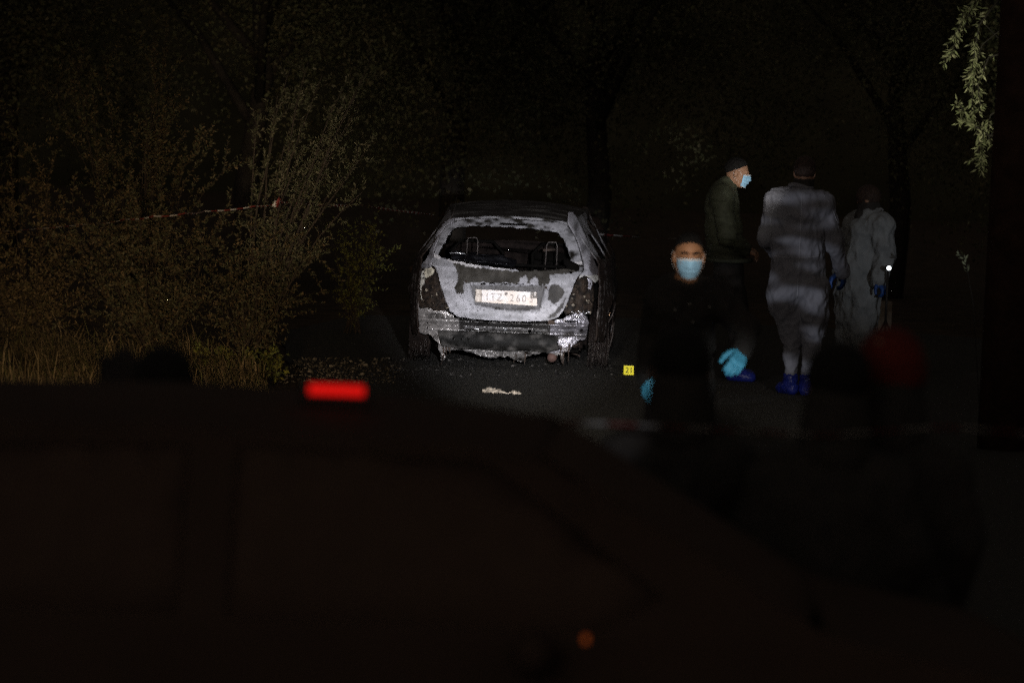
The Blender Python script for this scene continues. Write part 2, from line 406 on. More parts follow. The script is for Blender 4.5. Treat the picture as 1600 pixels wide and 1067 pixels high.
# low bank of earth on the left that carries the scrub
def bank():
    xs = np.arange(-30, -1.2, .22); ys = np.arange(26.5, 60, .3); V = []; F = []
    for y in ys:
        for x in xs:
            e = min(1, max(0, (-1.75 - x - .05 * (y - 29)) / 1.6)); e2 = min(1, max(0, (y - 28.2) / 1.0))
            V.append((x, y, -.03 + e * e2 * (.14 + .10 * fbm(x * .9, y * .9) + .02 * (-x - 2)) + .03 * e * fbm(x * 4, y * 4, 2)))
    n = len(xs)
    for j in range(len(ys) - 1):
        for i in range(n - 1): F.append((j * n + i, j * n + i + 1, (j + 1) * n + i + 1, (j + 1) * n + i))
    tag(mesh('earth_bank', V, F, 'soil'), kind='structure')
bank()
def hills():
    V = []; F = []; na = 96; R_ = [70, 85, 110, 150, 200]
    for j, r in enumerate(R_):
        for i in range(na + 1):
            a = R(-40) + R(260) * i / na
            z = [-1, 9, 20, 30, 36][j] * (1 + .5 * fbm(math.cos(a) * 3, math.sin(a) * 3, j * .4))
            V.append((math.cos(a) * r, 15 + math.sin(a) * r, z))
    for j in range(len(R_) - 1):
        for i in range(na): F.append((j * (na + 1) + i, j * (na + 1) + i + 1, (j + 1) * (na + 1) + i + 1, (j + 1) * (na + 1) + i))
    tag(mesh('hills', V, F, 'hill'), kind='structure')
hills()

# =================================================================== BURNT CAR
wreck = empty('burnt_car', gp(789, 578) + Vector((0, .02, 0)),
              'burnt out silver grey hatchback seen from behind, windows gone, on the dark road', 'car', rz=R(-2.0))
def c(px, py):
    dx, dy = px - 789, py - 578
    return ((dx + .04 * dy) / 188, (.04 * dx - dy) / 188)
def C7(x, y): return c(690 + x / 7.62, 400 + y / 7.62)
def yr(x, z):
    a = abs(x)
    y = .13 * (a / .72) ** 4 + .03 * (a / .72) ** 2
    if z > .84: y += (z - .84) * .72
    if z < .84: y += .10 * max(0, (z - .5) / .34) ** 1.5 - .0
    if z < .46: y += (.46 - z) * .25
    return y
gate_out = [c(*p) for p in [(706, 351), (698, 354), (692, 359), (685, 371), (679, 389), (676.6, 401), (673, 417), (679, 420), (683, 430), (687, 445), (693, 463), (703, 486), (715, 495), (745, 499), (790, 502), (830, 502), (855, 501), (872, 496), (880, 486), (889, 465), (899, 438), (905, 430), (911, 424), (909, 412), (905, 395), (898, 375), (890, 362), (884, 354), (870, 349), (800, 344), (720, 345)]]
win = [c(*p) for p in [(713, 357), (735, 354.5), (780, 355), (830, 359), (870, 364), (879, 374), (886, 390), (893, 410), (889, 420), (850, 424), (815, 424.5), (795, 421), (773, 419), (745, 415), (724, 411), (706, 408), (690, 405), (683, 400), (688, 388), (695, 375), (703, 362)]]
soot1 = [C7(*p) for p in [(130, 75), (165, 150), (190, 270), (150, 400), (180, 450), (250, 460), (262, 330), (400, 322), (920, 330), (930, 270), (1000, 235), (1030, 300), (1000, 335), (1045, 335), (1060, 290), (1110, 250), (1150, 300), (1150, 350), (1230, 350), (1290, 330), (1290, 230), (1500, 215), (1600, 190), (1600, 120), (1480, 120), (1300, 140), (860, 190), (600, 160)]]
soot2 = [C7(*p) for p in [(1270, 400), (1300, 350), (1380, 340), (1450, 400), (1450, 470), (1400, 540), (1330, 570), (1260, 510)]]
soot3 = [C7(*p) for p in [(1490, 480), (1445, 620), (1350, 725), (1262, 735), (1350, 660), (1440, 560)]]
soot4 = [C7(*p) for p in [(600, 595), (760, 640), (1000, 600), (1100, 600), (1110, 650), (820, 655), (640, 640)]]
recess = [C7(*p) for p in [(330, 350), (1240, 355), (1160, 668), (800, 655), (395, 585)]]
def inside(x, z, poly):
    k = False; j = len(poly) - 1
    for i in range(len(poly)):
        xi, zi = poly[i]; xj, zj = poly[j]
        if (zi > z) != (zj > z) and x < (xj - xi) * (z - zi) / (zj - zi) + xi: k = not k
        j = i
    return k
def gate_y(x, z):
    y = yr(x, z)
    r = sum(inside(x + dx, z + dz, recess) for dx, dz in ((0, 0), (.008, 0), (-.008, 0), (0, .008), (0, -.008))) / 5
    y += .034 * r
    if .845 > z > .40: y += -.020 * math.exp(-((z - .47) / .045) ** 2) + .012 * fbm(x * 7, z * 9, 4)
    if z < .84: y += .004 * fbm(x * 40, z * 40, 1)
    # raised rib beside the plate
    for (qx) in (c(727, 450)[0], c(853, 450)[0]):
        y -= .010 * math.exp(-((x - qx) / .012) ** 2) * (.55 < z < .70)
    return y
def mixc(a, b, t): t = min(1, max(0, t)); return tuple(a[i] * (1 - t) + b[i] * t for i in range(3))
ASH, ASH2, OLV, DRK, BRN = (.44, .43, .455), (.27, .265, .275), (.020, .017, .013), (.010, .008, .006), (.024, .015, .011)
def gate_col(x, z):
    jx, jz = x + .020 * fbm(x * 22, z * 22, 5), z + .020 * fbm(x * 22, z * 22, 8)
    base = mixc(ASH, ASH2, .5 + 1.9 * fbm(x * 6, z * 14, 2))
    base = mixc(base, (.50, .49, .52), 2.2 * fbm(x * 3, z * 3, 12))
    if z > .84:
        q = fbm(x * 9, z * 22, 11)
        if z > c(800, 358)[1] - .05 * abs(x) and abs(x) < .42: base = mixc(base, OLV, .35 + 3.5 * q)
        else: base = mixc(base, OLV, -.15 + 3 * q)
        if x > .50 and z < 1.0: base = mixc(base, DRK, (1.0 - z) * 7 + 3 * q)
    g_ = .78 + .45 * math.exp(-((z - .45) / .10) ** 2) * math.exp(-((x - .05) / .5) ** 2)  # lip highlight painted into the colour, brightest at bottom centre
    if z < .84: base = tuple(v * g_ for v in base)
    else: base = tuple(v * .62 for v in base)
    for P, k in ((soot1, 1), (soot2, .92), (soot3, .85), (soot4, .8)):
        if inside(jx, jz, P): base = mixc(base, mixc(OLV, (.048, .043, .036), .4 + 2 * fbm(x * 12, z * 5, 6)), k)
    if inside(jx, jz, recess) and z > .50 and not (inside(jx, jz, soot1)): base = mixc(base, (.075, .07, .066), .8)
    # flaked rim under the window
    zb = .835 + .07 * (abs(x) / .6) ** 2
    if abs(z - zb - .004) < .012 + .012 * fbm(x * 15, 0, 3) and fbm(x * 8, 5, 1) > -.12: base = (.42, .40, .40)
    s = fbm(x * 60, z * 60, 3)
    if s > .32: base = mixc(base, OLV, .7)
    return base
slots = []
for (a, b, d, e) in ((460, 320, 520, 352), (565, 328, 640, 345), (700, 332, 830, 352), (850, 335, 985, 352), (1040, 345, 1090, 362)):
    slots.append([C7(*p) for p in ((a, b + 8), (a + (d - a) * .4, b), (d, b + 6), (d - 8, e), (a + (d - a) * .6, e - 4), (a + 6, e))])
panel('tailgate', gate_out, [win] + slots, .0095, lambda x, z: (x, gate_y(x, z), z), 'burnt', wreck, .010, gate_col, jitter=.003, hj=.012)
# inner skin of the tailgate behind the plate slots and rolled rim of the opening
inner = MB()
for a, b in zip(range(12, 40), range(13, 41)):
    pass
P = resample(win, .02); lip = [Vector((p.x, yr(p.x, p.y) + .03, p.y)) for p in P]; lip.append(lip[0])
inner.tube(lip, .008, 6)
inner.build('window_seal', 'soot', wreck)
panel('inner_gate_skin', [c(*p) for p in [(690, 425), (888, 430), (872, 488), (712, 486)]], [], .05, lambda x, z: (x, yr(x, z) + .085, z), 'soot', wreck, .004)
# rear window pillars and quarter corners that wrap from the back to the flanks
def quarter(sg):
    if sg < 0: pts = [(706, 342), (697, 345), (688, 352), (680, 363), (673, 380), (668, 395), (663, 408), (655, 415), (651, 424), (649, 440), (654, 440), (657, 427), (664, 421), (673, 419), (675, 401), (677.5, 389), (683.5, 370), (691, 357.5), (698, 352.5), (706, 349.5)]
    else: pts = [(886, 334), (893, 334), (901, 345), (911, 365), (921, 390), (929, 411), (935, 425), (937, 440), (928, 444), (921, 436), (913, 432), (904, 436), (906, 430), (912.5, 424), (910.5, 411), (906.5, 394), (899.5, 374), (891.5, 361), (885.5, 352)]
    def q(x, z):
        a = abs(x); return (x, yr(x, z) + max(0, a - (.66 - .5 * max(0, z - .87))) * 1.3 - .006, z)
    def col(x, z):
        b = mixc((.30, .29, .31), OLV, .12 + 2.2 * fbm(x * 14, z * 6, 21 + sg))
        if sg > 0 and (abs(x) > .66 or z < .86) and abs(x) - .66 + (z - .9) * .5 > -.02: b = mixc(b, BRN, .8)
        if z < .80: b = mixc(b, (.50, .48, .42), .5)
        return b
    panel('rear_pillar', [c(*p) for p in pts], [], .014, q, 'burnt', wreck, .008, col, jitter=.003)
quarter(-1); quarter(1)
# roof header with the slot of the high brake lamp
head_out = [c(*p) for p in [(707, 350), (707, 343), (750, 340), (800, 340), (850, 343), (885, 349), (885, 353), (870, 348), (800, 343.2), (720, 344)]]
panel('roof_spoiler', head_out, [], .012, lambda x, z: (x, yr(x, z) - .004, z), 'burnt', wreck, .006, lambda x, z: mixc(ASH2, OLV, .5 + 3 * fbm(x * 8, z * 20, 4)))
mb = MB(); x0, z0 = c(779, 351); x1, z1 = c(822, 353.5)
mb.box(((x0 + x1) / 2, yr(0, z0) - .012, (z0 + z1) / 2), (x1 - x0, .02, .018), Matrix.Rotation(R(0), 3, 'Y'))
mb.build('brake_lamp_slot', 'soot', wreck)

# roof
def roofline(y):
    K = [(.30, 1.255), (.6, 1.305), (1.1, 1.345), (1.8, 1.365), (2.4, 1.35), (2.8, 1.31), (3.5, .93), (3.9, .86), (4.2, .72), (4.3, .5)]
    if y <= K[0][0]: return K[0][1]
    for (a, b), (c_, d) in zip(K, K[1:]):
        if y <= c_: return b + (d - b) * (y - a) / (c_ - a)
    return K[-1][1]
def roofw(y): return .50 + .09 * min(1, max(0, (y - .3) / 1.0)) - .04 * max(0, y - 2.2)
def roof_fn(x, y): return (x, y, roofline(y) - .055 * (x / roofw(y)) ** 2 + .010 * fbm(x * 4, y * 3, 7) - .02 * math.exp(-((x) / .3) ** 2) * math.exp(-((y - 1.2) / .4) ** 2))
ro = [(-.50, .33), (.50, .33)] + [(roofw(y), y) for y in (.6, 1, 1.6, 2.2, 2.78)] + [(-roofw(y), y) for y in (2.78, 2.2, 1.6, 1, .6)]
def roof_col(x, y):
    f = fbm(x * 3, y * 9, 3)
    return mixc((.018, .015, .013), (.20, .19, .18), -.05 + 2.4 * f + (.35 if y > 1.9 and abs(x) < .3 else 0))  # lighter front centre paints the highlight of the roof edge
panel('roof', ro, [], .05, roof_fn, 'burnt', wreck, .008, roof_col)
# flanks
def belt(y): return .87 + .03 * max(0, 1 - y)
def wb(y, z):
    b = .735 + .125 * min(1, max(0, (y - .10) / .62)) ** .7
    if y > 3.6: b -= .16 * (y - 3.6)
    b += .02 * math.exp(-((y - .78) / .33) ** 2) * (z < .62) + .02 * math.exp(-((y - 3.35) / .33) ** 2) * (z < .62)
    if z < .35: b -= (.35 - z) * .15
    return b
def flank_x(y, z):
    b = wb(y, z); zb = belt(y)
    if z > zb:
        top = roofline(y) - .055; t = min(1, (z - zb) / max(.02, top - zb)); b = (b - .02) + (roofw(min(y, 2.8)) - b + .02) * t if y < 2.85 else b - .02 - .45 * (z - zb)
    elif z > .62: b -= .03 * ((z - .62) / .25) ** 2
    return b
def arch(yc, r=.335, zc=.27):
    return [(yc + r * math.cos(a), zc + r * math.sin(a)) for a in [R(q) for q in range(0, 181, 15)]]
fl_out = [(.13, .26), (.12, .5), (.15, .82), (.20, .90), (.28, 1.05), (.36, 1.21)] + [(y, roofline(y) - .052) for y in (.42, .6, 1.1, 1.8, 2.4, 2.78)] + \
         [(3.1, 1.10), (3.45, .91), (3.9, .82), (4.18, .70), (4.27, .5), (4.24, .2), (3.70, .17)] + arch(3.35)[0:] + [(3.0, .15), (2.1, .14), (1.13, .15)] + arch(.78) + [(.42, .24)]
fl_win = [[(2.0, .90), (2.9, .90), (3.05, .98), (2.62, 1.25), (2.0, 1.28)], [(.95, .91), (1.88, .90), (1.88, 1.27), (1.25, 1.25), (1.0, 1.18)], [(.42, .94), (.83, .92), (.86, 1.13), (.62, 1.13)]]
def flank(car, sg, m, colf, wobble):
    def f(y, z):
        x = flank_x(y, z) + wobble * fbm(y * 4, z * 5, 3 + sg)
        return (sg * x, y, z)
    return panel('side_panel', fl_out, fl_win, .03, f, m, car, .008, colf, jitter=.006 if wobble else 0)
def flank_col(sg):
    def f(y, z):
        b = mixc(BRN, (.018, .013, .011), .5 + 2.2 * fbm(y * 30, z * 3, 5))
        st = fbm(y * 70, z * 2.2, 9)
        if st > .18: b = mixc(b, (.20, .18, .17), .6)
        if z > .95: b = mixc(b, ASH2, (.9 if sg > 0 else .35) + 2 * fbm(y * 6, z * 6, 2) - max(0, y - .9) * .8)
        return b
    return f
flank(wreck, 1, 'burnt', flank_col(1), .018); flank(wreck, -1, 'burnt', flank_col(-1), .018)
# bonnet, floor, bulkheads
bon = [(-.72, 3.45), (.72, 3.45), (.74, 3.9), (.68, 4.2), (-.68, 4.2), (-.74, 3.9)]
panel('bonnet', bon, [], .08, lambda x, y: (x, y, roofline(y) - .06 * (x / .7) ** 2), 'rust_dark', wreck, .006)
mb = MB(); mb.box((0, 1.9, .16), (1.2, 3.2, .02)); mb.box((0, .50, .24), (1.0, .4, .03)); mb.box((0, 3.52, .5), (1.45, .03, .7)); mb.box((0, 4.22, .42), (1.35, .05, .45))
mb.build('floor_pan', 'soot', wreck)
for sg in (-1, 1):  # windscreen posts
    MB().tube([(sg * .56, 2.78, 1.29), (sg * .64, 3.1, 1.12), (sg * .72, 3.48, .91)], .028, 8).build('windscreen_post', 'rust', wreck, True)
# interior: seat frames, bare head restraint hoops, dash beam
def hoop(px0, py0, px1, py1, lean=0, one=False, y=1.0):
    (xa, za), (xb, zb) = c(px0, py0), c(px1, py1)
    xa, xb = xa * 1.03, xb * 1.03
    P = [(xa - lean, y, za - .16), (xa - lean * .2, y, zb - .03), (xa + .012, y, zb - .004), (xb - .012, y, zb), (xb, y, zb - .03), (xb + lean * .2, y, za - .16)]
    if one: P = P[:4] + [(xb, y, zb - .02)]
    return MB().tube(P, .0058, 8)
hoop(722.5, 398, 740, 378).build('headrest_hoop', 'wire', wreck, True)
hoop(847, 412, 864, 385, .012).build('headrest_hoop', 'wire', wreck, True)
MB().tube([(c(843, 398)[0], 1.0, c(843, 398)[1] - .0), (c(862, 397)[0], 1.02, c(862, 397)[1])], .012, 8).build('headrest_bar', 'rust', wreck, True)
for sx in (-.36, .36):
    f = MB(); f.tube([(sx - .22, 2.1, .35), (sx - .23, 2.0, .90), (sx - .14, 1.98, .99), (sx + .14, 1.98, .99), (sx + .23, 2.0, .90), (sx + .22, 2.1, .35)], .014, 8)
    for k in range(6): f.tube([(sx - .22, 2.06, .45 + k * .08), (sx, 2.03, .44 + k * .08), (sx + .22, 2.06, .45 + k * .08)], .004, 5)
    f.build('seat_frame', 'soot', wreck, True)
f = MB(); f.tube([(-.62, 1.02, .3), (-.62, .98, .80), (-.55, .97, .835), (.55, .97, .835), (.62, .98, .80), (.62, 1.02, .3)], .013, 8)
for k in range(9): f.tube([(-.5 + k * .125, 1.0, .30), (-.5 + k * .125, .975, .83)], .0035, 5)
f.build('rear_seat_frame', 'soot', wreck, True)
mb = MB(); mb.tube([(-.66, 3.15, .90), (-.3, 3.1, .93), (.2, 3.12, .91), (.66, 3.18, .88)], .03, 10); mb.box((-.3, 3.3, .8), (.7, .3, .16), Matrix.Rotation(R(6), 3, 'Y')); mb.build('dash_beam', 'rust_dark', wreck, True)
# crumpled load cover lying across the left of the boot
(xa, za), (xb, zb) = c(698, 391), c(798, 392)
panel('load_cover', [(-.52, .70), (-.02, .62), (.03, .95), (-.10, 1.35), (-.55, 1.30)], [], .03,
      lambda x, y: (x, y, .88 - .08 * (x + .5) + .02 * math.sin(y * 14) + .03 * fbm(x * 6, y * 5, 1) + .08 * (y - .7)), 'burnt_gloss', wreck, .004,
      lambda x, y: mixc((.015, .014, .016), (.10, .10, .115), 2.5 * fbm(x * 9, y * 9, 8)), jitter=.01)
MB().tube([(-.53, .68, .925), (-.46, .67, .93), (-.40, .67, .925)], .007, 6).build('melted_strip', 'melt', wreck, True)
# tail lamp cavities
def cavity(sg, pts, seed):
    random.seed(seed)
    P2 = [c(*p) for p in pts]
    panel('lamp_cavity', P2, [], .016, lambda x, z: (x, yr(x, z) + .075 + .02 * fbm(x * 25, z * 25, seed), z), 'burnt', wreck, .005,
          lambda x, z: mixc((.008, .006, .005), (.035, .024, .017), .4 + 3 * fbm(x * 25, z * 25, seed + 2)))
    xs = [p[0] for p in P2]; zs = [p[1] for p in P2]; d = MB()
    for k in range(70):
        x, z = random.uniform(min(xs), max(xs)), random.uniform(min(zs), max(zs))
        if inside(x, z, P2):
            q = random.random(); cc = (.20, .17, .13) if q < .14 else (.015, .012, .01) if q < .7 else (.04, .028, .02)
            d.ball((x, yr(x, z) + .06 - random.random() * .03, z), (random.uniform(.005, .015), .012, random.uniform(.005, .016)), 6, 4, cc, .3)
    d.build('melted_debris', 'burnt', wreck, True, True)['kind'] = 'stuff'
cavity(-1, [(651, 424), (664, 418), (679, 421), (686, 445), (694, 466), (704, 489), (690, 488), (665, 484), (650, 482), (649, 450)], 3)
cavity(1, [(904, 433), (915, 430), (926, 440), (927, 470), (924, 492), (905, 494), (884, 491), (880, 488), (889, 466), (898, 444)], 5)
def scrap(name, pts, dy, col, m='burnt', holes=(), j=.004):
    return panel(name, [c(*p) for p in pts], holes, .009, lambda x, z: (x, yr(x, z) + dy + .006 * fbm(x * 40, z * 40, 3), z), m, wreck, .004,
                 lambda x, z: mixc(col, tuple(v * .4 for v in col), .3 + 2.5 * fbm(x * 30, z * 30, 2)), jitter=j)
def hole(px, py, r):
    x, z = c(px, py); return [(x + r * math.cos(a), z + r * math.sin(a)) for a in [k * math.pi / 4 for k in range(8)]]
scrap('lamp_bracket', [(662, 422), (672, 420), (677, 424), (674, 430), (668, 434), (662, 437), (660, 428)], .02, (.50, .46, .36))
scrap('lamp_bracket', [(654, 426), (661, 424), (662, 434), (660, 445), (656, 450), (655, 462), (658, 470), (655, 470), (653, 440)], .025, (.42, .40, .35), holes=[hole(658.5, 430, .008), hole(658.3, 437, .008)])
scrap('lamp_bracket', [(917, 436), (923, 437), (925, 446), (922, 454), (918, 452), (919, 443)], .01, (.62, .60, .66), 'burnt_gloss', holes=[hole(922, 445, .007)])
# rear body panel under the tailgate
rp_out = [c(*p) for p in [(650, 485), (656, 483), (668, 484), (685, 487), (700, 490), (712, 497), (745, 502), (790, 505), (830, 505), (857, 504), (876, 499), (892, 493), (908, 491), (917, 496), (919, 508), (917, 522), (914, 533), (904, 533), (896, 540), (889, 549), (881, 553), (880, 568), (876, 568), (874, 556), (858, 553), (846, 551), (835, 554), (822, 558), (818, 567), (808, 566), (800, 560), (785, 558), (766, 561), (750, 557), (733, 551), (716, 547), (700, 549), (694, 553), (693, 564), (688, 566), (688, 553), (683, 543), (677, 530), (668, 524), (656, 523), (652, 520)]]
def rp_y(x, z):
    y = .085 + .10 * (abs(x) / .72) ** 4
    zc = .42 - .0 * x
    y += -.022 * math.exp(-((z - .385) / .013) ** 2) + .018 * math.exp(-((z - .345) / .012) ** 2) - .012 * math.exp(-((z - .31) / .010) ** 2)
    if z < .17: y += .05 * (1 - z / .17)
    y += .014 * fbm(x * 12, z * 16, 31, 2)
    if abs(x) < .45 and z > .36: y += .02 * fbm(x * 18, z * 10, 8, 2)
    return y
def rp_col(x, z):
    n1 = fbm(x * 9, z * 18, 13, 3)
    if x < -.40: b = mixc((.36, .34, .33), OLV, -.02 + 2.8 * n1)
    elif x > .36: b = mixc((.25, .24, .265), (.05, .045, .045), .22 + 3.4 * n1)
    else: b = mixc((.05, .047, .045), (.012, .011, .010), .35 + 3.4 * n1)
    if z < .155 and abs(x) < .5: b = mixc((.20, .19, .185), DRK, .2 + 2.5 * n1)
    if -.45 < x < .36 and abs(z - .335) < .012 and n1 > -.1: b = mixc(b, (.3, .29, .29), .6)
    return b
rp_holes = [hole(666, 506.5, .0075), hole(673, 507, .0075), hole(666, 514, .0075), hole(827, 518.5, .015), hole(908, 517.5, .011),
            [c(*p) for p in ((882, 501.5), (900, 502.5), (900, 505), (882, 504.5))], [c(*p) for p in ((901, 500), (902.5, 500), (903, 508), (901.5, 508))], [c(*p) for p in ((906, 501), (907.5, 501), (908, 508), (906.5, 508))]]
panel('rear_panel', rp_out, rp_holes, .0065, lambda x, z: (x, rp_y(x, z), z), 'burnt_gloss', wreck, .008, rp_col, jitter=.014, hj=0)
# latch box outline, bumper beam and brackets
x, z = c(861, 504)
mb = MB(); mb.box((x, .06, z), (.058, .03, .034), jit=.002); mb.build('latch_box', 'rust', wreck)
bm_out = [c(*p) for p in [(683, 519), (720, 521), (760, 520.5), (800, 524), (830, 523), (873, 528), (870, 536), (874, 545), (850, 549), (820, 545), (780, 547), (750, 543), (720, 544), (690, 540)]]
panel('bumper_beam', bm_out, [hole(708, 529.5, .0085), hole(721, 530, .007), hole(731, 530.5, .007)], .014,
      lambda x, z: (x, .045 + .05 * (x / .5) ** 2 - .03 * math.cos((z - .235) * 22), z), 'burnt', wreck, .05,
      lambda x, z: mixc((.004, .0036, .003), (.075, .070, .066), -.15 + 2.3 * fbm(x * 9, z * 20, 5) + max(0, abs(x) - .22) * 1.2))
mb = MB()
for k in range(26):  # melted alloy drops along the crossmember and under the right lamp
    if k < 14: px, py = 893 + k * 2.1, 489 + random.uniform(-2, 3.5)
    else: px, py = random.choice([(727, 513), (790, 515), (798, 513), (806, 515), (858, 512), (870, 511), (744, 514), (903, 495), (914, 506)]); px += random.uniform(-3, 3); py += random.uniform(-1.5, 1.5)
    x, z = c(px, py); mb.ball((x, rp_y(x, z) - .02, z), (random.uniform(.003, .010), .006, random.uniform(.003, .008)), 7, 5, jit=.3)
mb.build('alloy_drop', 'melt', wreck, True)['kind'] = 'stuff'
mb = MB(); x, z = c(790, 515); mb.tube([(x - .012, .055, z - .012), (x + .006, .05, z + .012)], .011, 8); mb.build('tow_eye', 'melt', wreck, True)
# ragged drips of melted bumper
mb = MB()
for (px, py, l) in ((691, 553, .10), (697, 550, .03), (880, 560, .06), (876, 552, .09), (820, 560, .05), (805, 560, .04), (700, 549, .02), (889, 548, .10)):
    x, z = c(px, py); MB().tube([(x, .10, z + .05), (x + random.uniform(-.01, .01), .09, z), (x + random.uniform(-.02, .02), .09, max(.012, z - l))], [.010, .006, .003], 6).build('melted_drip', 'rust', wreck, True)
# silencer, axle, spring, wheels
mb = MB(); x, z = c(862, 560); mb.lathe([(.10, .0), (.10, .034), (.14, .042), (.55, .045), (.58, .0)], (x, .0, max(z, .06)), 'y', 18); mb.build('silencer', mat('scorched_silencer', (.085, .048, .040), .7, .3, .3), wreck, True)
mb = MB(); mb.tube([(-.66, .8, .22), (0, .83, .19), (.66, .8, .22)], .035, 10); mb.tube([(.60, .72, .16), (.60, .72, .40)], .03, 8); mb.tube([(-.60, .72, .16), (-.60, .72, .40)], .03, 8); mb.build('rear_axle', 'rust_dark', wreck, True)
for sg in (-1, 1):
    P = [(sg * .57 + .035 * math.cos(k * .7), .62 + .035 * math.sin(k * .7), .10 + k * .006) for k in range(46)]
    MB().tube(P, .006, 6).build('spring', 'rust', wreck, True)
def wheel(car, x, y, r, m_tyre, m_rim, sg, tyre=True):
    e = MB()
    if tyre: e.lathe([(-.09, r * .68), (-.10, r * .8), (-.095, r * .95), (-.06, r), (.06, r), (.095, r * .95), (.10, r * .8), (.09, r * .68)], (x, y, r), 'x', 32)
    else: e.lathe([(-.08, r * .93), (-.085, r), (-.07, r), (-.06, r * .9), (.06, r * .9), (.07, r), (.085, r), (.08, r * .93)], (x, y, r), 'x', 32)
    wh = e.build('wheel', m_tyre, car, True)
    e = MB(); e.lathe([(sg * .05, .0), (sg * .055, .05), (sg * .03, .06)], (x, y, r), 'x', 20)
    for k in range(8):
        a = k * math.pi / 4
        e.tube([(x + sg * .045, y + .04 * math.cos(a), r + .04 * math.sin(a)), (x + sg * .06, y + r * .66 * math.cos(a), r + r * .66 * math.sin(a))], [.02, .014], 6)
    e.lathe([(sg * .07, r * .70), (sg * .075, r * .64), (-sg * .07, r * .62)], (x, y, r), 'x', 32)
    e.build('rim', m_rim, wh, True)
for (x, y, sg) in ((.76, .78, 1), (-.76, .78, -1), (.76, 3.35, 1), (-.76, 3.35, -1)): wheel(wreck, x, y, .225, 'rust_dark', 'rust', sg, False)
mb = MB()
for k in range(90):
    sg = 1 if k < 62 else -1; x = sg * random.uniform(.68, .845); y = random.uniform(.42, .62) + (abs(x) - .66) * .5; z = random.uniform(.16, .42 if sg > 0 else .28)
    mb.tube([(x, y, z), (x + random.uniform(-.015, .015), y, z * .55), (x + random.uniform(-.02, .0) * sg, y + random.uniform(-.03, .03), .01)], .0013, 3)
mb.build('tyre_wire', 'wire', wreck, True)['kind'] = 'stuff'
mb = MB()
for (a, b, d, e) in ((.86, .45, .78, .31), (.885, .40, .845, .14), (.89, .56, .84, .40), (.85, .60, .79, .36)): mb.tube([(a, .62, b), ((a + d) / 2 + .01, .6, (b + e) / 2), (d, .58, e)], .005, 5)
mb.build('torn_arch_strip', 'wire', wreck, True)
mb = MB(); x, z = c(944.5, 495); mb.box((x * 1.035, .75, z), (.012, .06, .055)); mb.build('side_reflector', 'amber', wreck)
x, z = c(628, 450)
blob('door_mirror', [ell((x * 1.06, 3.0, z + .02), (.085, .05, .055), k=.01), cap((x * 1.06 + .06, 3.02, z), (-.86, 3.05, z - .02), .02, .025)], .012, 'rust', wreck)
MB().tube([(c(706, 342)[0] - .02, .36, c(706, 342)[1]), (c(708, 330)[0] - .01, .5, c(708, 330)[1] + .02), (c(706, 320)[0], .7, c(706, 318)[1] + .03)], .004, 5).build('drip_rail', 'wire', wreck, True)
# black melted wiper motor in the corner of the opening
x, z = c(896, 417)
blob('melted_wiper_motor', [ell((x - .01, yr(x, z) - .01, z), (.05, .03, .035), k=.02), cap((x - .06, yr(x, z), z + .035), (x + .03, yr(x, z) - .01, z - .02), .03, .02), cap((x - .04, yr(x, z), z), (x - .02, yr(x, z) - .02, z - .05), .02, .012)], .006, 'soot', wreck, disp=lambda v: .006 * noise.noise(v * 60))
# number plate
(pa, pb, pc, pd) = C7(405, 400), C7(1137, 432), C7(1133, 597), C7(398, 545)
PY = gate_y(0, .60) - .036
def lerp2(a, b, t): return (a[0] + (b[0] - a[0]) * t, a[1] + (b[1] - a[1]) * t)
def plate_col(x, z):
    n1 = fbm(x * 9, z * 12, 17)
    b = mixc((.80, .68, .58), (.84, .80, .78), .5 + 2 * n1)
    if x < pa[0] + .055: b = mixc((.34, .28, .23), (.66, .58, .50), .5 + 3 * fbm(x * 30, z * 20, 3))
    for (hx, hz, r) in ((C7(480, 462) + (.008,)), (C7(768, 450) + (.014,))):
        if (x - hx) ** 2 + (z - hz) ** 2 < r * r: b = (.22, .19, .17)
    if x > pb[0] - .055 and z > .605 and fbm(x * 60, z * 60, 4) > -.12: b = (.16, .14, .12)
    return b
plate = panel('number_plate', [pa, pb, pc, pd], [], .006, lambda x, z: (x, PY + .004 * math.sin(x * 16) + .002 * fbm(x * 20, z * 20, 1), z), 'plate', wreck, .003, plate_col, jitter=.0015)
def text(s, size, name, m, parent, loc, rot=(R(90), 0, 0), ext=.0006, sx=1, space=1.0):
    cu = bpy.data.curves.new(name, 'FONT'); cu.body = s; cu.size = size; cu.extrude = ext; cu.align_x = 'CENTER'; cu.align_y = 'CENTER'; cu.space_character = space
    t = bpy.data.objects.new('tmp', cu); COL.objects.link(t); bpy.context.view_layer.update()
    me = bpy.data.meshes.new_from_object(t.evaluated_get(bpy.context.evaluated_depsgraph_get())); bpy.data.objects.remove(t)
    me.materials.clear()
    o = link(name, me, m, parent, False); o.location = loc; o.rotation_euler = rot; o.scale = (sx, 1, 1); return o
for ch, px in (('I', 541), ('T', 613), ('Z', 690), ('2', 836), ('6', 912), ('0', 982), ('3', 1068)):
    x, z = C7(px, 492 + (px - 541) * .045)
    text(ch, .088, 'plate_character', 'plate_ink', plate, (x, PY - .006, z), (R(90), R(1), 0), .001, .82)
# bolt heads beside the plate
for px, py in ((727.5, 440.5), (853, 450)):
    x, z = c(px, py); MB().lathe([(-.012, 0), (-.012, .008), (0, .011), (.01, .011)], (x, gate_y(x, z), z), 'y', 12).build('bolt', 'rust', wreck, True)
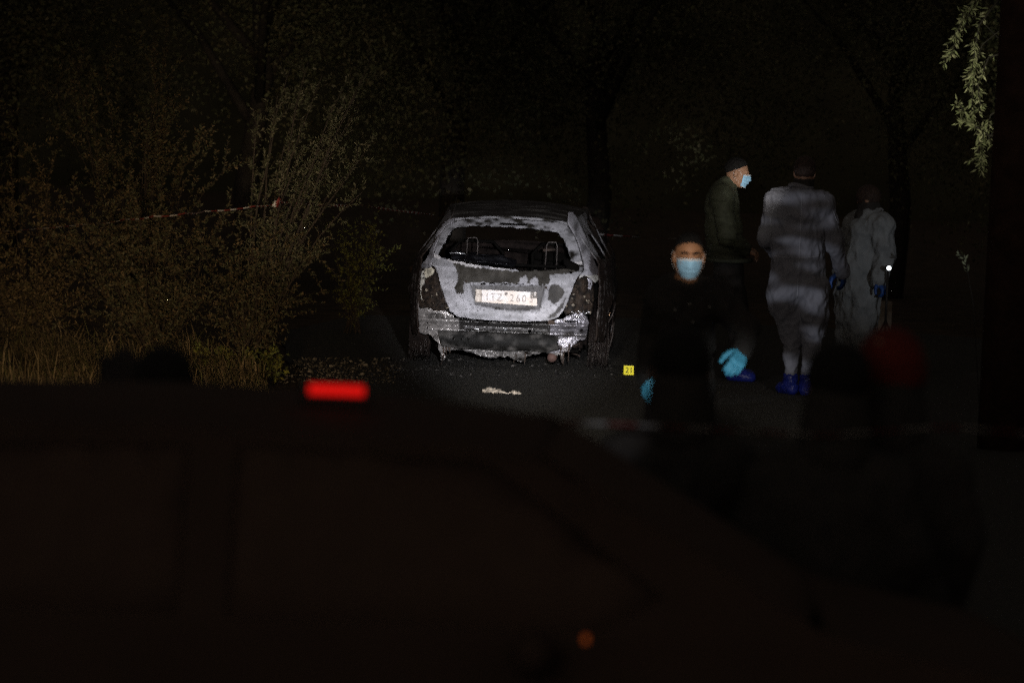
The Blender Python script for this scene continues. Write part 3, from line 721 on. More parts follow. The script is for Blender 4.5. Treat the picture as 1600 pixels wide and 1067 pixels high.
# scraps on the road around the wreck
random.seed(21)
mb = MB()
for k in range(330):
    p = gp(random.uniform(610, 965), random.uniform(562, 592)); s = random.uniform(.003, .013) * (1 if random.random() < .93 else 1.8)
    g = random.choice([.008, .015, .03, .01, .01, .07]); mb.ball((p.x, p.y, .004 + s * .3), (s, s, s * .6), 5, 4, (g, g * .92, g * .85), .4)
tag(mb.build('ash_debris', 'burnt', None, False, True), 'burnt flakes and crumbs scattered on the road under the wreck', 'debris', kind='stuff')

# =================================================================== EVIDENCE MARKER, LITTER
p = gp(982, 586)
mk = empty('evidence_marker', p, 'small yellow folded evidence marker number 21 on the road by the wreck', 'evidence marker', rz=R(4))
W_, H_ = .082, .076
mesh('front_panel', [(-W_ / 2, -.028, .004), (W_ / 2, -.028, .004), (W_ / 2, -.002, H_), (-W_ / 2, -.002, H_)], [(0, 1, 2, 3)], 'yellow', mk, False).modifiers.new('t', 'SOLIDIFY').thickness = .002
mesh('back_panel', [(-W_ / 2, .028, .004), (W_ / 2, .028, .004), (W_ / 2, .002, H_), (-W_ / 2, .002, H_)], [(0, 1, 2, 3)], 'yellow', mk, False).modifiers.new('t', 'SOLIDIFY').thickness = .002
MB().box((0, 0, H_ + .001), (W_, .006, .003)).build('fold', 'yellow', mk)
text('21', .066, 'printed_number', 'ink', mk, (.002, -.0175, .040), (R(70), 0, 0), .0004)
p = gp(785, 615)
def litter(v): return .018 * noise.noise(v * 26) + .008 * noise.noise(v * 70)
o = blob('crumpled_paper', [ell((-.10, 0, .016), (.055, .05, .015), k=.03), cap((-.04, .01, .010), (.05, .0, .008), .012, .009, .02), ell((.10, -.01, .013), (.042, .035, .012), k=.02), ell((-.05, .02, .012), (.04, .04, .01), k=.02)], .006, 'paper', None, disp=litter)
o.location = p; o.rotation_euler = (0, 0, R(-6)); tag(o, 'pale crumpled scrap lying on the road in front of the wreck', 'litter')

# =================================================================== VEGETATION
def leaves(P, D, L, Wd, tint):
    """P base points, D directions (unit), L lengths -> folded diamond leaves"""
    n = len(P); rnd = RNG.normal(size=(n, 3)); side = np.cross(D, rnd); side /= np.linalg.norm(side, axis=1)[:, None] + 1e-9
    nn = np.cross(D, side)
    mid = P + D * (L * .5)[:, None]
    V = np.stack([P, mid + side * (L * Wd)[:, None] + nn * (L * .06)[:, None], P + D * L[:, None] - nn * (L * .10)[:, None], mid - side * (L * Wd)[:, None] + nn * (L * .06)[:, None]], 1).reshape(-1, 3)
    Q = np.arange(4 * n).reshape(n, 4)
    C = np.repeat(tint, 4, axis=0)
    return V, Q, C
def shoots(starts, dirs, lens, spacing, droop=.25, curl=.15):
    """curved twigs: returns polylines"""
    out = []
    for s, d, l in zip(starts, dirs, lens):
        n = max(3, int(l / .07)); p = np.array(s, float); d = np.array(d, float); d /= np.linalg.norm(d); P = [p.copy()]
        b = RNG.normal(size=3) * curl
        for i in range(n):
            d = d + b / n + np.array([0, 0, -droop / n]); d /= np.linalg.norm(d); p = p + d * l / n; P.append(p.copy())
        out.append(np.array(P))
    return out
def leaf_on(polys, spacing, L0, L1, tint, wd=.16, spread=.8, density=1.0, start=.1):
    PP = []; DD = []
    for P in polys:
        seg = np.diff(P, axis=0); ln = np.linalg.norm(seg, axis=1); cum = np.concatenate([[0], np.cumsum(ln)]); T = cum[-1]
        n = int(T / spacing * density)
        if n < 1: continue
        s = RNG.uniform(start * T, T, n); i = np.clip(np.searchsorted(cum, s) - 1, 0, len(seg) - 1)
        q = P[i] + seg[i] * ((s - cum[i]) / ln[i])[:, None]; d = seg[i] / ln[i][:, None]
        r = RNG.normal(size=(n, 3)); r -= (r * d).sum(1)[:, None] * d; r /= np.linalg.norm(r, axis=1)[:, None]
        dd = d * (1 - spread * .55) + r * spread; dd /= np.linalg.norm(dd, axis=1)[:, None]
        PP.append(q); DD.append(dd)
    P = np.concatenate(PP); D = np.concatenate(DD); L = RNG.uniform(L0, L1, len(P))
    t = np.array(tint)[RNG.integers(0, len(tint), len(P))] * RNG.uniform(.6, 1.3, (len(P), 1))
    return leaves(P, D, L, wd, t)
def plant(name, label, cat, base, limbs, twigs_per, twig_len, sp, L0, L1, tint, group=None, wd=.16, droop=.2, spread=.8, trunk_r=.02, up=.3, m='leaf', bark='twig', dens=1.0):
    """limbs: list of polylines relative to base, with a radius"""
    e = empty(name, base, label, cat, group)
    br = MB(); polys = []; tw = []
    for P, r in limbs:
        P = [Vector(p) for p in P]; br.tube(P, [r * (1 - .75 * i / (len(P) - 1)) for i in range(len(P))], 6)
        A = np.array(P); 
        for _ in range(twigs_per):
            t = RNG.uniform(.15, 1) * (len(A) - 1); i = min(int(t), len(A) - 2); s = A[i] + (A[i + 1] - A[i]) * (t - i)
            ax = A[i + 1] - A[i]; ax = ax / np.linalg.norm(ax); d = ax * .7 + RNG.normal(size=3) * .65 + np.array([0, 0, up])
            tw.append((s, d, twig_len * RNG.uniform(.4, 1.15)))
        tw.append((A[-2], A[-1] - A[-2], twig_len))
    polys = shoots([a[0] for a in tw], [a[1] for a in tw], [a[2] for a in tw], sp, droop)
    for P in polys[::2]: br.tube(P[::2] if len(P) > 4 else P, .0028, 3, cap=False)
    br.build('branch', bark, e, True)
    V, Q, C = leaf_on(polys, sp, L0, L1, tint, wd, spread, dens)
    f = fast_mesh('foliage', V, Q, m, e, C, False); f['kind'] = 'stuff'
    return e
GREY = [(.085, .085, .050), (.075, .080, .045), (.10, .09, .055), (.06, .065, .035)]
DARKG = [(.085, .090, .045), (.09, .09, .05), (.10, .088, .048)]
BROWN = [(.11, .08, .042), (.09, .07, .040), (.075, .068, .034), (.13, .095, .05)]
YEL = [(.16, .16, .035), (.13, .12, .03), (.12, .14, .04)]
def fan(n, h0, h1, spread, lean=(0, 0), wob=.08):
    L = []
    for i in range(n):
        a = RNG.uniform(0, 2 * math.pi); r = RNG.uniform(.15, 1) * spread; h = RNG.uniform(h0, h1)
        P = [np.array([math.cos(a) * .08, math.sin(a) * .08, 0])]
        for k in range(1, 6):
            t = k / 5; P.append(np.array([math.cos(a) * r * t ** 1.3 + lean[0] * t, math.sin(a) * r * t ** 1.3 + lean[1] * t, h * t]) + RNG.normal(size=3) * wob * t * .5)
        L.append((P, .006))
    return L
plant('scrub_bush', 'broad brownish scrub bush above the dry grass, at the left edge', 'bush', (-3.75, 29.7, .05), fan(20, .7, 1.5, .95), 14, .42, .020, .022, .042, BROWN, 'scrub bushes on the left verge', droop=.5, dens=2.6)
plant('scrub_bush', 'dense low scrub bush under the barrier tape left of the wreck', 'bush', (-2.75, 29.6, .05), fan(24, .6, 1.35, .95), 14, .40, .018, .02, .038, BROWN + GREY, 'scrub bushes on the left verge', droop=.4, dens=2.6)
plant('scrub_bush', 'ragged scrub bush nearest the road, under the knot of the tape', 'bush', (-2.05, 29.75, .02), fan(16, .5, 1.15, .55), 12, .34, .020, .02, .038, BROWN + GREY, 'scrub bushes on the left verge', droop=.4, dens=2.6)
plant('scrub_bush', 'tall dim bush with upright shoots rising behind the others', 'bush', (-3.15, 31.6, .1), fan(22, 1.5, 2.5, .8), 14, .42, .024, .022, .042, GREY + BROWN, 'scrub bushes on the left verge', up=.7, dens=3.2)
plant('scrub_bush', 'dark bush filling the far left corner behind the tape', 'bush', (-4.5, 31.0, .1), fan(20, 1.0, 2.0, .9), 14, .42, .026, .024, .045, DARKG + BROWN, 'scrub bushes on the left verge', up=.4, dens=2.6)
plant('scrub_bush', 'small yellow green bush left of the car roof, far back', 'bush', (-1.5, 36.0, 0), fan(16, .6, 1.1, .42), 14, .22, .016, .02, .035, YEL, None, up=.3)
# olive sapling with long shoots leaning to the right
tips = [(588, 82), (570, 120), (540, 130), (500, 118), (572, 238), (548, 262), (562, 300), (545, 150), (480, 95), (452, 108), (520, 190), (430, 150), (556, 170), (530, 225), (400, 190), (460, 170), (500, 250), (470, 230)]
base = Vector((-2.02, 30.4, 0)); L = []
for i, (px, py) in enumerate(tips):
    tpt = pt(px, py, 30.4 + RNG.uniform(-.5, .5)) - base
    b0 = Vector((RNG.uniform(-.1, .1), RNG.uniform(-.1, .1), .1)); mid = b0.lerp(tpt, .5) + Vector((-.12, 0, .18))
    P = []
    for k in range(7):
        t = k / 6; q = b0 * (1 - t) ** 2 + mid * 2 * t * (1 - t) + tpt * t * t
        P.append(q + Vector((RNG.uniform(-.02, .02), RNG.uniform(-.02, .02), 0)))
    L.append((P, .014))
plant('olive_sapling', 'loose olive sapling with long shoots leaning towards the wreck', 'tree', base, L, 22, .19, .015, .026, .042, GREY + [(.13, .12, .08)], None, wd=.13, up=.45, droop=.1, spread=.7, dens=2.4)
# olive branches on the right, caught in a torch beam
ob = Vector((4.6, 30.3, 0)); L = [([(0, 0, 0), (-.05, 0, .7), (-.15, 0, 1.3), (-.3, 0, 1.9), (-.45, 0, 2.5), (-.5, 0, 3.1)], .09)]
def hang(pts, r=.012):
    L.append(([pt(px, py, 30.3 + RNG.uniform(-.12, .12)) - ob for px, py in pts], r))
tree = empty('olive_tree', ob, 'olive tree behind the pole with a few branches caught in torchlight', 'tree')
hang([(1600, 60), (1560, 50), (1535, 70), (1522, 110), (1518, 170), (1530, 225)], .006); hang([(1600, 190), (1556, 200), (1540, 225), (1532, 250), (1534, 275)], .006)
hang([(1640, -60), (1590, -40), (1545, -25), (1520, 10), (1505, 45)]); hang([(1640, 60), (1600, 0), (1560, 0), (1530, 40), (1522, 90), (1512, 140)])
hang([(1620, 120), (1580, 80), (1545, 90), (1528, 130), (1532, 165)]); hang([(1620, 230), (1580, 215), (1545, 212), (1525, 198), (1508, 178), (1496, 158)])
hang([(1620, 200), (1580, 160), (1548, 180), (1538, 210), (1528, 235), (1536, 262)], .008); hang([(1560, 60), (1530, 30), (1505, 20), (1494, 60), (1486, 90)], .006)
br = MB(); polys = []
for P, r in L:
    P = [Vector(p) for p in P]; br.tube(P, [r * (1 - .7 * i / (len(P) - 1)) for i in range(len(P))], 7); 
    if r < .05: polys.append(np.array([tuple(q) for q in P]))
tw = []
for A in polys:
    for _ in range(13):
        t = RNG.uniform(.4, 1) * (len(A) - 1); i = min(int(t), len(A) - 2); s = A[i] + (A[i + 1] - A[i]) * (t - i)
        d = (A[i + 1] - A[i]); d = d / np.linalg.norm(d); tw.append((s, d * .9 + RNG.normal(size=3) * .45, RNG.uniform(.05, .13)))
pl = shoots([a[0] for a in tw], [a[1] for a in tw], [a[2] for a in tw], .02, .5)
for P in pl: br.tube(P, .002, 3, cap=False)
# dark crown to the right, mostly behind the pole and outside the frame
A = []
for _ in range(200):
    a = RNG.normal(size=3); a /= np.linalg.norm(a); s = np.array([.55, 0, 3.1]) + a * np.array([.75, .8, .7]) * RNG.uniform(.2, 1); A.append((s, a + np.array([0, 0, -.3]), .4))
pl2 = shoots([a[0] for a in A], [a[1] for a in A], [a[2] for a in A], .02, .5)
br.build('branch', 'bark', tree, True)
V1, Q1, C1 = leaf_on(pl + [p[2:] for p in polys], .012, .035, .065, [(.20, .20, .11), (.15, .16, .08), (.24, .23, .14)], .13, .7, 1.0, .2)  # lit branches get paler leaf tints than the crown, painting the light in
V2, Q2, C2 = leaf_on(pl2, .03, .035, .06, DARKG, .15, .8)
f = fast_mesh('foliage', np.concatenate([V1, V2]), np.concatenate([Q1, Q2 + len(V1)]), 'leaf', tree, np.concatenate([C1, C2]), False); f['kind'] = 'stuff'
# a lone sprig lower down
sb = pt(1512, 410, 30.2); L = [([pt(q[0], q[1], 30.2) - Vector((sb.x, sb.y, 0)) for q in ((1530, 640), (1526, 560), (1520, 470), (1508, 405), (1497, 395))], .005)]
e = empty('olive_sucker', (sb.x, sb.y, 0), 'thin olive sucker with one pale leafy tip right of the torch light', 'plant')
MB().tube(L[0][0], .004, 5).build('stem', 'bark', e)
V, Q, C = leaf_on([np.array([tuple(q) for q in L[0][0][2:]])], .012, .04, .06, [(.30, .32, .2)], .15, .6, .7, .5); fast_mesh('foliage', V, Q, 'leaf', e, C, False)['kind'] = 'stuff'
# trees in the dark behind everything
def crown_mesh(seed, n=34000, shape=(2.2, 1.9, 2.6)):
    g = np.random.default_rng(seed); cl = g.normal(size=(34, 3)); cl /= np.linalg.norm(cl, axis=1)[:, None]; cl *= g.uniform(.3, 1, (34, 1)) * np.array(shape)
    i = g.integers(0, 34, n); P = cl[i] + g.normal(size=(n, 3)) * g.uniform(.25, .5, (34, 1))[i]
    D = g.normal(size=(n, 3)); D /= np.linalg.norm(D, axis=1)[:, None]
    t = np.array(DARKG + GREY)[g.integers(0, 7, n)] * g.uniform(.6, 1.3, (n, 1))
    V, Q, C = leaves(P, D, g.uniform(.03, .065, n), .28, t); return V, Q, C
protos = []
for s in range(3):
    V, Q, C = crown_mesh(40 + s); o = fast_mesh('crown', V, Q, 'leaf', None, C, False); protos.append(o.data); bpy.data.objects.remove(o)
tr = MB(); tr.tube([(0, 0, 0), (.1, .05, 1), (-.05, 0, 2.2), (.1, 0, 3.4)], [.16, .13, .10, .06], 8); 
for a in range(6): tr.tube([(0, 0, 1.6 + a * .25), (math.cos(a * 2.2) * .8, math.sin(a * 2.2) * .8, 2.6 + a * .2), (math.cos(a * 2.2) * 1.5, math.sin(a * 2.2) * 1.4, 3.2 + a * .2)], [.06, .04, .015], 6)
o = tr.build('trunk', 'bark', None, True); trunk_me = o.data; bpy.data.objects.remove(o)
spots = [(-9, 42, 1.1, 'leftmost dark tree in the night behind the scrub'), (-6, 45, 1.25, 'dark tree in the night behind the tall left bush'), (-3, 44, 1.1, 'dark tree far behind the olive sapling'),
         (-.8, 49, 1.2, 'dark tree straight behind the roof of the wreck'), (.9, 47, 1.15, 'dark tree behind the gap between wreck and standing men'), (4.7, 48, 1.1, 'faintly lit tree above the man in the olive jacket'),
         (5.6, 43, 1.1, 'dark tree behind the person in the grey coverall'), (7.5, 40, 1.15, 'dark tree at the right behind the torch light'), (10.5, 44, 1.2, 'rightmost dark tree beyond the pole'),
         (-13, 46, 1.3, 'dark tree outside left of the scrub'), (14, 46, 1.3, 'dark tree outside right of the pole')]
for i, (x, y, s, lb) in enumerate(spots):
    e = empty('dark_tree', (x, y, 0), lb, 'tree', 'trees in the dark background', rz=i * 1.3); e.scale = (s, s, s)
    link('trunk', trunk_me, None, e); cr = link('crown', protos[i % 3], None, e, False); cr.location = (0, 0, 3.4); cr['kind'] = 'stuff'
# dry grass and weeds on the verge
def grass():
    n = 26000; V = []; P = np.zeros((n, 3)); 
    P[:, 0] = RNG.uniform(-5.2, -1.72, n); P[:, 1] = 28.35 + RNG.uniform(0, 1, n) ** 1.3 * 1.6 - .9 * np.abs(RNG.normal(size=n)) ** 2 * .35
    keep = (P[:, 0] < -1.80 - .15 * (P[:, 1] - 28.4)) ; P = P[keep]; n = len(P)
    a = RNG.uniform(0, 2 * math.pi, n); h = (.07 + .55 * RNG.uniform(0, 1, n) ** 2.2 * (.55 + .45 * np.sin(P[:, 0] * 5 + P[:, 1] * 3))) * (.5 + .5 * np.clip((-1.7 - P[:, 0]) * 1.4, 0, 1)); lean = RNG.uniform(.3, 1.5, n); a = a * .5 + 2.2
    D = np.stack([np.cos(a), np.sin(a), np.zeros(n)], 1); side = np.stack([-np.sin(a), np.cos(a), np.zeros(n)], 1) * .0032
    P[:, 2] = 0.0
    p1 = P + D * (h * lean * .35)[:, None] + np.array([0, 0, 1]) * (h * .6)[:, None]; p2 = P + D * (h * lean * 1.2)[:, None] + np.array([0, 0, 1]) * (h * (1 - lean * .42))[:, None]
    V = np.stack([P - side, P + side, p1 + side * .8, p1 - side * .8, p2 + side * .15, p2 - side * .15], 1).reshape(-1, 3)
    b = np.arange(n)[:, None] * 6; Q = np.concatenate([b + np.array([[0, 1, 2, 3]]), b + np.array([[3, 2, 4, 5]])])
    t = np.array([(.24, .18, .10), (.18, .14, .075), (.12, .12, .05), (.28, .22, .13)])[RNG.integers(0, 4, n)] * RNG.uniform(.5, 1.2, (n, 1))
    tag(fast_mesh('dry_grass', V, Q, 'straw', None, np.repeat(t, 6, axis=0), False), 'dry straw coloured grass along the foot of the scrub', 'grass', kind='stuff')
grass()
k = 0
for px, lb in ((330, 'leafy weed clump left of the last one on the verge'), (372, 'low green weed clump in the middle of the row'), (412, 'yellow green weed clump at the end of the verge by the gravel')):
    g = gp(px, 599); plant('weed_clump', lb, 'weed', (g.x, g.y + .05, 0), fan(12, .10, .24, .16, wob=.02), 6, .10, .012, .025, .045, YEL + [(.10, .12, .04)], 'weed clumps on the verge', wd=.24, droop=.1)
def gravel():
    mb = MB(); random.seed(5)
    for _ in range(900):
        px = random.gauss(535, 85); py = random.uniform(560, 600)
        p = gp(px, py)
        if p.x > -.9 or p.x < -2.1: continue
        s = random.uniform(.003, .012) * (1 if random.random() < .93 else 2)
        g = random.choice([.25, .4, .6, .9, 1.5]); mb.ball((p.x, p.y, .006 + s * .3), (s, s * .8, s * .6), 5, 3, (g * .15, g * .135, g * .11), .3)
    tag(mb.build('loose_gravel', 'straw', None, False, True), 'pale loose gravel and chips on the road edge left of the wreck', 'gravel', kind='stuff')
gravel()
o = blob('earth_mound', [ell((0, 0, 0), (.16, .14, .10), k=.02), ell((.12, .05, -.02), (.14, .12, .07), k=.04)], .015, 'soil', None, disp=lambda v: .012 * noise.noise(v * 18)); o.location = gp(395, 562) + Vector((0, .25, 0)); tag(o, 'small pale hump of earth between the scrub and the gravel', 'mound')

# =================================================================== BARRIER TAPE
def tape(name, label, pts, width, step=.16, wide=None, twist=.5, m=('white_tape', 'red_tape'), start=0):
    e = empty(name, pts[0], label, 'tape'); P = [Vector(p) for p in pts]; fine = []
    for a, b in zip(P, P[1:]):
        n = max(1, int((b - a).length / (step / 4)))
        fine += [a.lerp(b, k / n) for k in range(n)]
    fine.append(P[-1]); acc = 0; groups = [[fine[0]]]
    for a, b in zip(fine, fine[1:]):
        acc += (b - a).length; groups[-1].append(b)
        if acc >= step: acc = 0; groups.append([b])
    s = 0
    for gi, g in enumerate(groups):
        if len(g) < 2: continue
        V = []; F = []
        for i, q in enumerate(g):
            t = (g[min(i + 1, len(g) - 1)] - g[max(i - 1, 0)]).normalized()
            ang = twist * math.sin((s) * 1.9) + .5; s += step / 4
            if i == 0 and gi: s -= step / 4
            u = (Vector((0, 0, 1)) * math.cos(ang) + t.cross(Vector((0, 0, 1))).normalized() * math.sin(ang)) * width / 2
            V += [q + u - P[0], q - u - P[0]]
        for i in range(len(g) - 1): F.append((2 * i, 2 * i + 1, 2 * i + 3, 2 * i + 2))
        o = mesh('stripe', V, F, m[(gi + start) % 2], e, True); o.modifiers.new('t', 'SOLIDIFY').thickness = .0008
    return e
def arc(P, sag=.0, n=8):
    out = []
    for a, b in zip(P, P[1:]):
        for k in range(n): t = k / n; q = Vector(a).lerp(Vector(b), t); q.z -= sag * 4 * t * (1 - t); out.append(q)
    out.append(Vector(P[-1])); return out
tape('barrier_tape', 'red and white barrier tape strung across the left scrub', arc([pt(-80, 366, 29.0), pt(150, 349, 29.1), pt(195, 343, 28.9), pt(240, 338, 28.6), pt(290, 333, 28.7), pt(320, 330, 29.6), pt(400, 322, 29.9), pt(432, 318, 29.4)], .01), .011, .05, twist=1.3)
tape('barrier_tape', 'red and white barrier tape running behind the burnt car', arc([pt(436, 316, 28.8), pt(565, 321, 33), pt(700, 337, 37), pt(930, 366, 38), pt(1100, 374, 38.5)], .01), .020, .10, twist=1.2)
kn = MB()
kx = pt(432, 317, 28.56)
e = empty('tape_knot', kx, 'twisted knot of barrier tape tied to the leaning branch', 'tape')
mesh('loose_end', [(-.02, 0, -.03), (.012, .01, -.035), (.03, 0, .03), (.015, -.01, .04)], [(0, 1, 2, 3)], 'red_tape', e).modifiers.new('t', 'SOLIDIFY').thickness = .002
mesh('loose_end', [(-.035, -.005, -.028), (-.005, -.01, -.035), (0, 0, .01), (-.012, 0, .02)], [(0, 1, 2, 3)], 'white_tape', e).modifiers.new('t', 'SOLIDIFY').thickness = .002
tape('barrier_tape', 'out of focus barrier tape across the foreground behind the bystanders', arc([pt(868, 660, 10.7), pt(976, 664, 10.7), pt(1290, 681, 10.45), pt(1480, 668, 10.4), pt(1750, 690, 10.5)], .0), .013, .072, twist=.3, start=1)

# =================================================================== POLE
e = empty('utility_pole', (pt(1582, 400, 26).x, 26, 0), 'dark wooden utility pole at the right edge in front of the olive tree', 'pole')
V = []; mb = MB(); mb.tube([(0, 0, 0), (0, 0, 2), (.02, 0, 5), (.03, 0, 8)], [.18, .172, .16, .14], 24); mb.build('shaft', 'pole', e, True)
mb = MB(); mb.box((.03, 0, 7.6), (1.6, .1, .12)); mb.build('crossarm', 'pole', e)

# =================================================================== PEOPLE
def basis(fwd):
    f = Vector(fwd).normalized(); r = f.cross(Vector((0, 0, 1))).normalized(); u = r.cross(f)
    return np.array(r), np.array(f), np.array(u)
def head_prims(cc, fwd, neck, s=1.0):
    r, f, u = basis(fwd); cc = np.array(cc); B = np.stack([r, f, u], 1); A = []
    A.append(ell(cc + u * .030 * s - f * .012 * s, (.074 * s, .094 * s, .088 * s), B, .02))
    A.append(ell(cc - u * .030 * s + f * .020 * s, (.064 * s, .074 * s, .072 * s), B, .025))
    A.append(ell(cc - u * .082 * s + f * .046 * s, (.036 * s, .032 * s, .030 * s), B, .03))
    for sg in (-1, 1):
        A.append(cap(cc - u * .05 * s + r * sg * .055 * s - f * .0, cc - u * .092 * s + f * .04 * s + r * sg * .022 * s, .018 * s, .018 * s, .025))
        A.append(ell(cc + r * sg * .034 * s + f * .070 * s - u * .020 * s, (.020 * s, .014 * s, .016 * s), B, .02))
        A.append(ell(cc + r * sg * .079 * s - f * .008 * s - u * .008 * s, (.009 * s, .020 * s, .032 * s), B, .006))
        A.append(cap(cc + r * sg * .014 * s + f * .088 * s + u * .022 * s, cc + r * sg * .044 * s + f * .074 * s + u * .024 * s, .009 * s, .007 * s, .012))
        A.append(ell(cc + r * sg * .032 * s + f * .098 * s + u * .004 * s, (.017 * s, .018 * s, .011 * s), B, .012, True))
        A.append(ell(cc + r * sg * .031 * s + f * .076 * s + u * .003 * s, (.013 * s, .012 * s, .011 * s), B, .003))
    A.append(cap(cc + f * .088 * s + u * .012 * s, cc + f * .106 * s - u * .028 * s, .007 * s, .012 * s, .012))
    A.append(cap(cc + f * .086 * s - u * .055 * s - r * .014 * s, cc + f * .086 * s - u * .055 * s + r * .014 * s, .008 * s, .008 * s, .012))
    A.append(cap(cc - u * .055 * s - f * .022 * s, neck, .056 * s, .062 * s, .03))
    return A
def hair(cc, fwd, parent, m, s=1.0, h=.007, fl=.62, off=.015, thick=.010):
    r, f, u = basis(fwd); cc = np.array(cc); B = np.stack([r, f, u], 1)
    def cut(X, Y, Z):
        D = np.stack([X - cc[0], Y - cc[1], Z - cc[2]], -1); up = D @ u; fw = D @ f; sd = D @ r
        return -(up - fl * fw - off * s + .10 * np.abs(sd) - .006)
    return blob('hair', [ell(cc + u * .032 * s - f * .014 * s, ((.074 + thick) * s, (.094 + thick) * s, (.088 + thick) * s), B, .02)], h, m, parent, cuts=[cut], disp=lambda v: .0035 * noise.noise(v * 90) + .003 * noise.noise(v * 35))
def face_mask(cc, fwd, parent, s=1.0):
    r, f, u = basis(fwd); cc = np.array(cc); V = []; nu, nv = 25, 17
    for j in range(nv):
        v = j / (nv - 1)
        for i in range(nu):
            q = -1 + 2 * i / (nu - 1); th = q * R(58)
            z = -.010 - .094 * v + (.010 * math.cos(q * 1.5) if v < .3 else 0) * (1 - v / .3 if v < .3 else 0) - .006 * (1 - q * q) * (v > .8)
            b = .106 + .019 * math.exp(-(th / .36) ** 2) * math.exp(-((v - .28) / .25) ** 2) - .030 * max(0, v - .62) ** 1.2 * 2
            a = .080 - .026 * v * v
            rr = .0035 * math.sin(v * 22) * (1 - q * q)
            V.append(cc + s * (r * math.sin(th) * (a + rr) + f * (math.cos(th) * (b + rr) - .002) + u * z * (1 - .10 * (1 - math.cos(th)))))
    F = [(j * nu + i, j * nu + i + 1, (j + 1) * nu + i + 1, (j + 1) * nu + i) for j in range(nv - 1) for i in range(nu - 1)]
    o = mesh('face_mask', V, F, 'mask', parent); o.modifiers.new('t', 'SOLIDIFY').thickness = .003
    mb = MB(); mb.tube([V[i] + f * .0012 for i in range(1, nu - 1)], .0060, 6); mb.build('mask_edge', 'mask_white', o, True)
    mb = MB(); mb.tube([V[(nv - 1) * nu + i] + f * .0012 for i in range(2, nu - 2)], .0026, 6); mb.build('mask_edge', 'mask_white', o, True)
    mb = MB()
    for sg, i in ((-1, 0), (1, nu - 1)):
        ear = cc + s * (r * sg * .087 - f * .018)
        mb.tube([V[nu * 2 + i], (V[nu * 2 + i] + ear + u * .05) / 2 + r * sg * .004, ear + u * .03, ear - f * .012, ear - u * .035, (V[(nv - 3) * nu + i] + ear - u * .04) / 2 + r * sg * .004, V[(nv - 3) * nu + i]], .0008, 5)
    mb.build('ear_loop', 'mask_white', o, True)
    return o
def hand_prims(wr, d, n, t, s=1.0, curl=.6, inf=0.0, tc=.5):
    wr = np.array(wr, float); d = np.array(Vector(d).normalized()); n = np.array(n, float); n -= d * (n @ d); n /= np.linalg.norm(n); t = np.array(t, float); t -= d * (t @ d) + n * (t @ n); t /= np.linalg.norm(t)
    A = [cap(wr - d * .03 * s, wr + d * .02 * s, (.026 + inf) * s, (.028 + inf) * s, .012)]
    for i, (o, L, ad) in enumerate(((.030, .070, 0), (.010, .078, .004), (-.010, .073, .002), (-.029, .057, -.006))):
        k = wr + d * (.092 + ad) * s + t * o * s; A.append(cap(wr + d * .012 * s + t * o * .6 * s, k, (.015 + inf) * s, (.0125 + inf) * s, .012))
        p = k; a = curl * (.7 + .12 * i) ; ang = a
        for q, l in enumerate((.45, .31, .24)):
            dd = d * math.cos(ang) + n * math.sin(ang) + t * o * 1.6; dd /= np.linalg.norm(dd); e = p + dd * L * l * s
            A.append(cap(p, e, (.0095 - q * .0012 + inf) * s, (.0088 - q * .0012 + inf) * s, .004)); p = e; ang += a
    b = wr + d * .022 * s + t * .022 * s; k = b + (d * .55 + t * .75 + n * tc) * .042 * s; e = k + (d * .85 + t * .35 + n * tc * 1.2) * .030 * s; g = e + (d * .95 + t * .05 + n * tc) * .026 * s
    A += [cap(b, k, (.016 + inf) * s, (.012 + inf) * s, .012), cap(k, e, (.0115 + inf) * s, (.010 + inf) * s, .005), cap(e, g, (.010 + inf) * s, (.0085 + inf) * s, .004)]
    return A
def nar(v): return np.array(v, float)
def figure(J, tf, inf, parts, hipflat=.72, kk=.04, leg=(.088, .060, .054, .036), arm=(.054, .045, .042, .029), tor=(.150, .165)):
    """J joints, tf torso forward vector, inf looseness"""
    r, f, u = basis(tf); A = []; fl = (f, .64)
    if 'torso' in parts:
        A.append(cap(J['pelvis'], nar(J['pelvis']) * .35 + nar(J['chest']) * .65, tor[0] + inf, tor[1] - .01 + inf, kk, (f, hipflat)))
        A.append(cap(nar(J['pelvis']) * .3 + nar(J['chest']) * .7, J['chest'], tor[1] - .02 + inf, tor[1] + .005 + inf, kk, (f, .68)))
        A.append(cap(J['shL'], J['shR'], .060 + inf, .060 + inf, .06)); A.append(cap(J['chest'], J['neck'], .085 + inf, .058 + inf * .6, .06))
    if 'arms' in parts:
        for s in 'LR': A += [cap(J['sh' + s], J['el' + s], arm[0] + inf, arm[1] + inf, .03), cap(J['el' + s], J['wr' + s], arm[2] + inf, arm[3] + inf * .8, .02)]
    if 'legs' in parts:
        for s in 'LR': A += [cap(J['hip' + s], J['kn' + s], leg[0] + inf, leg[1] + inf, .022), cap(J['kn' + s], J['an' + s], leg[2] + inf, leg[3] + inf * .75, .02)]
    if 'feet' in parts:
        for s in 'LR': a, t = nar(J['an' + s]), nar(J['toe' + s]); A += [cap(a, a + nar((0, 0, -.04)), .036, .036, .02), cap(a + (t - a) * -.15 + nar((0, 0, 0)) * 0 + nar((0, 0, -a[2] * .5 + .0)), t, .035, .030, .02)]
    return A
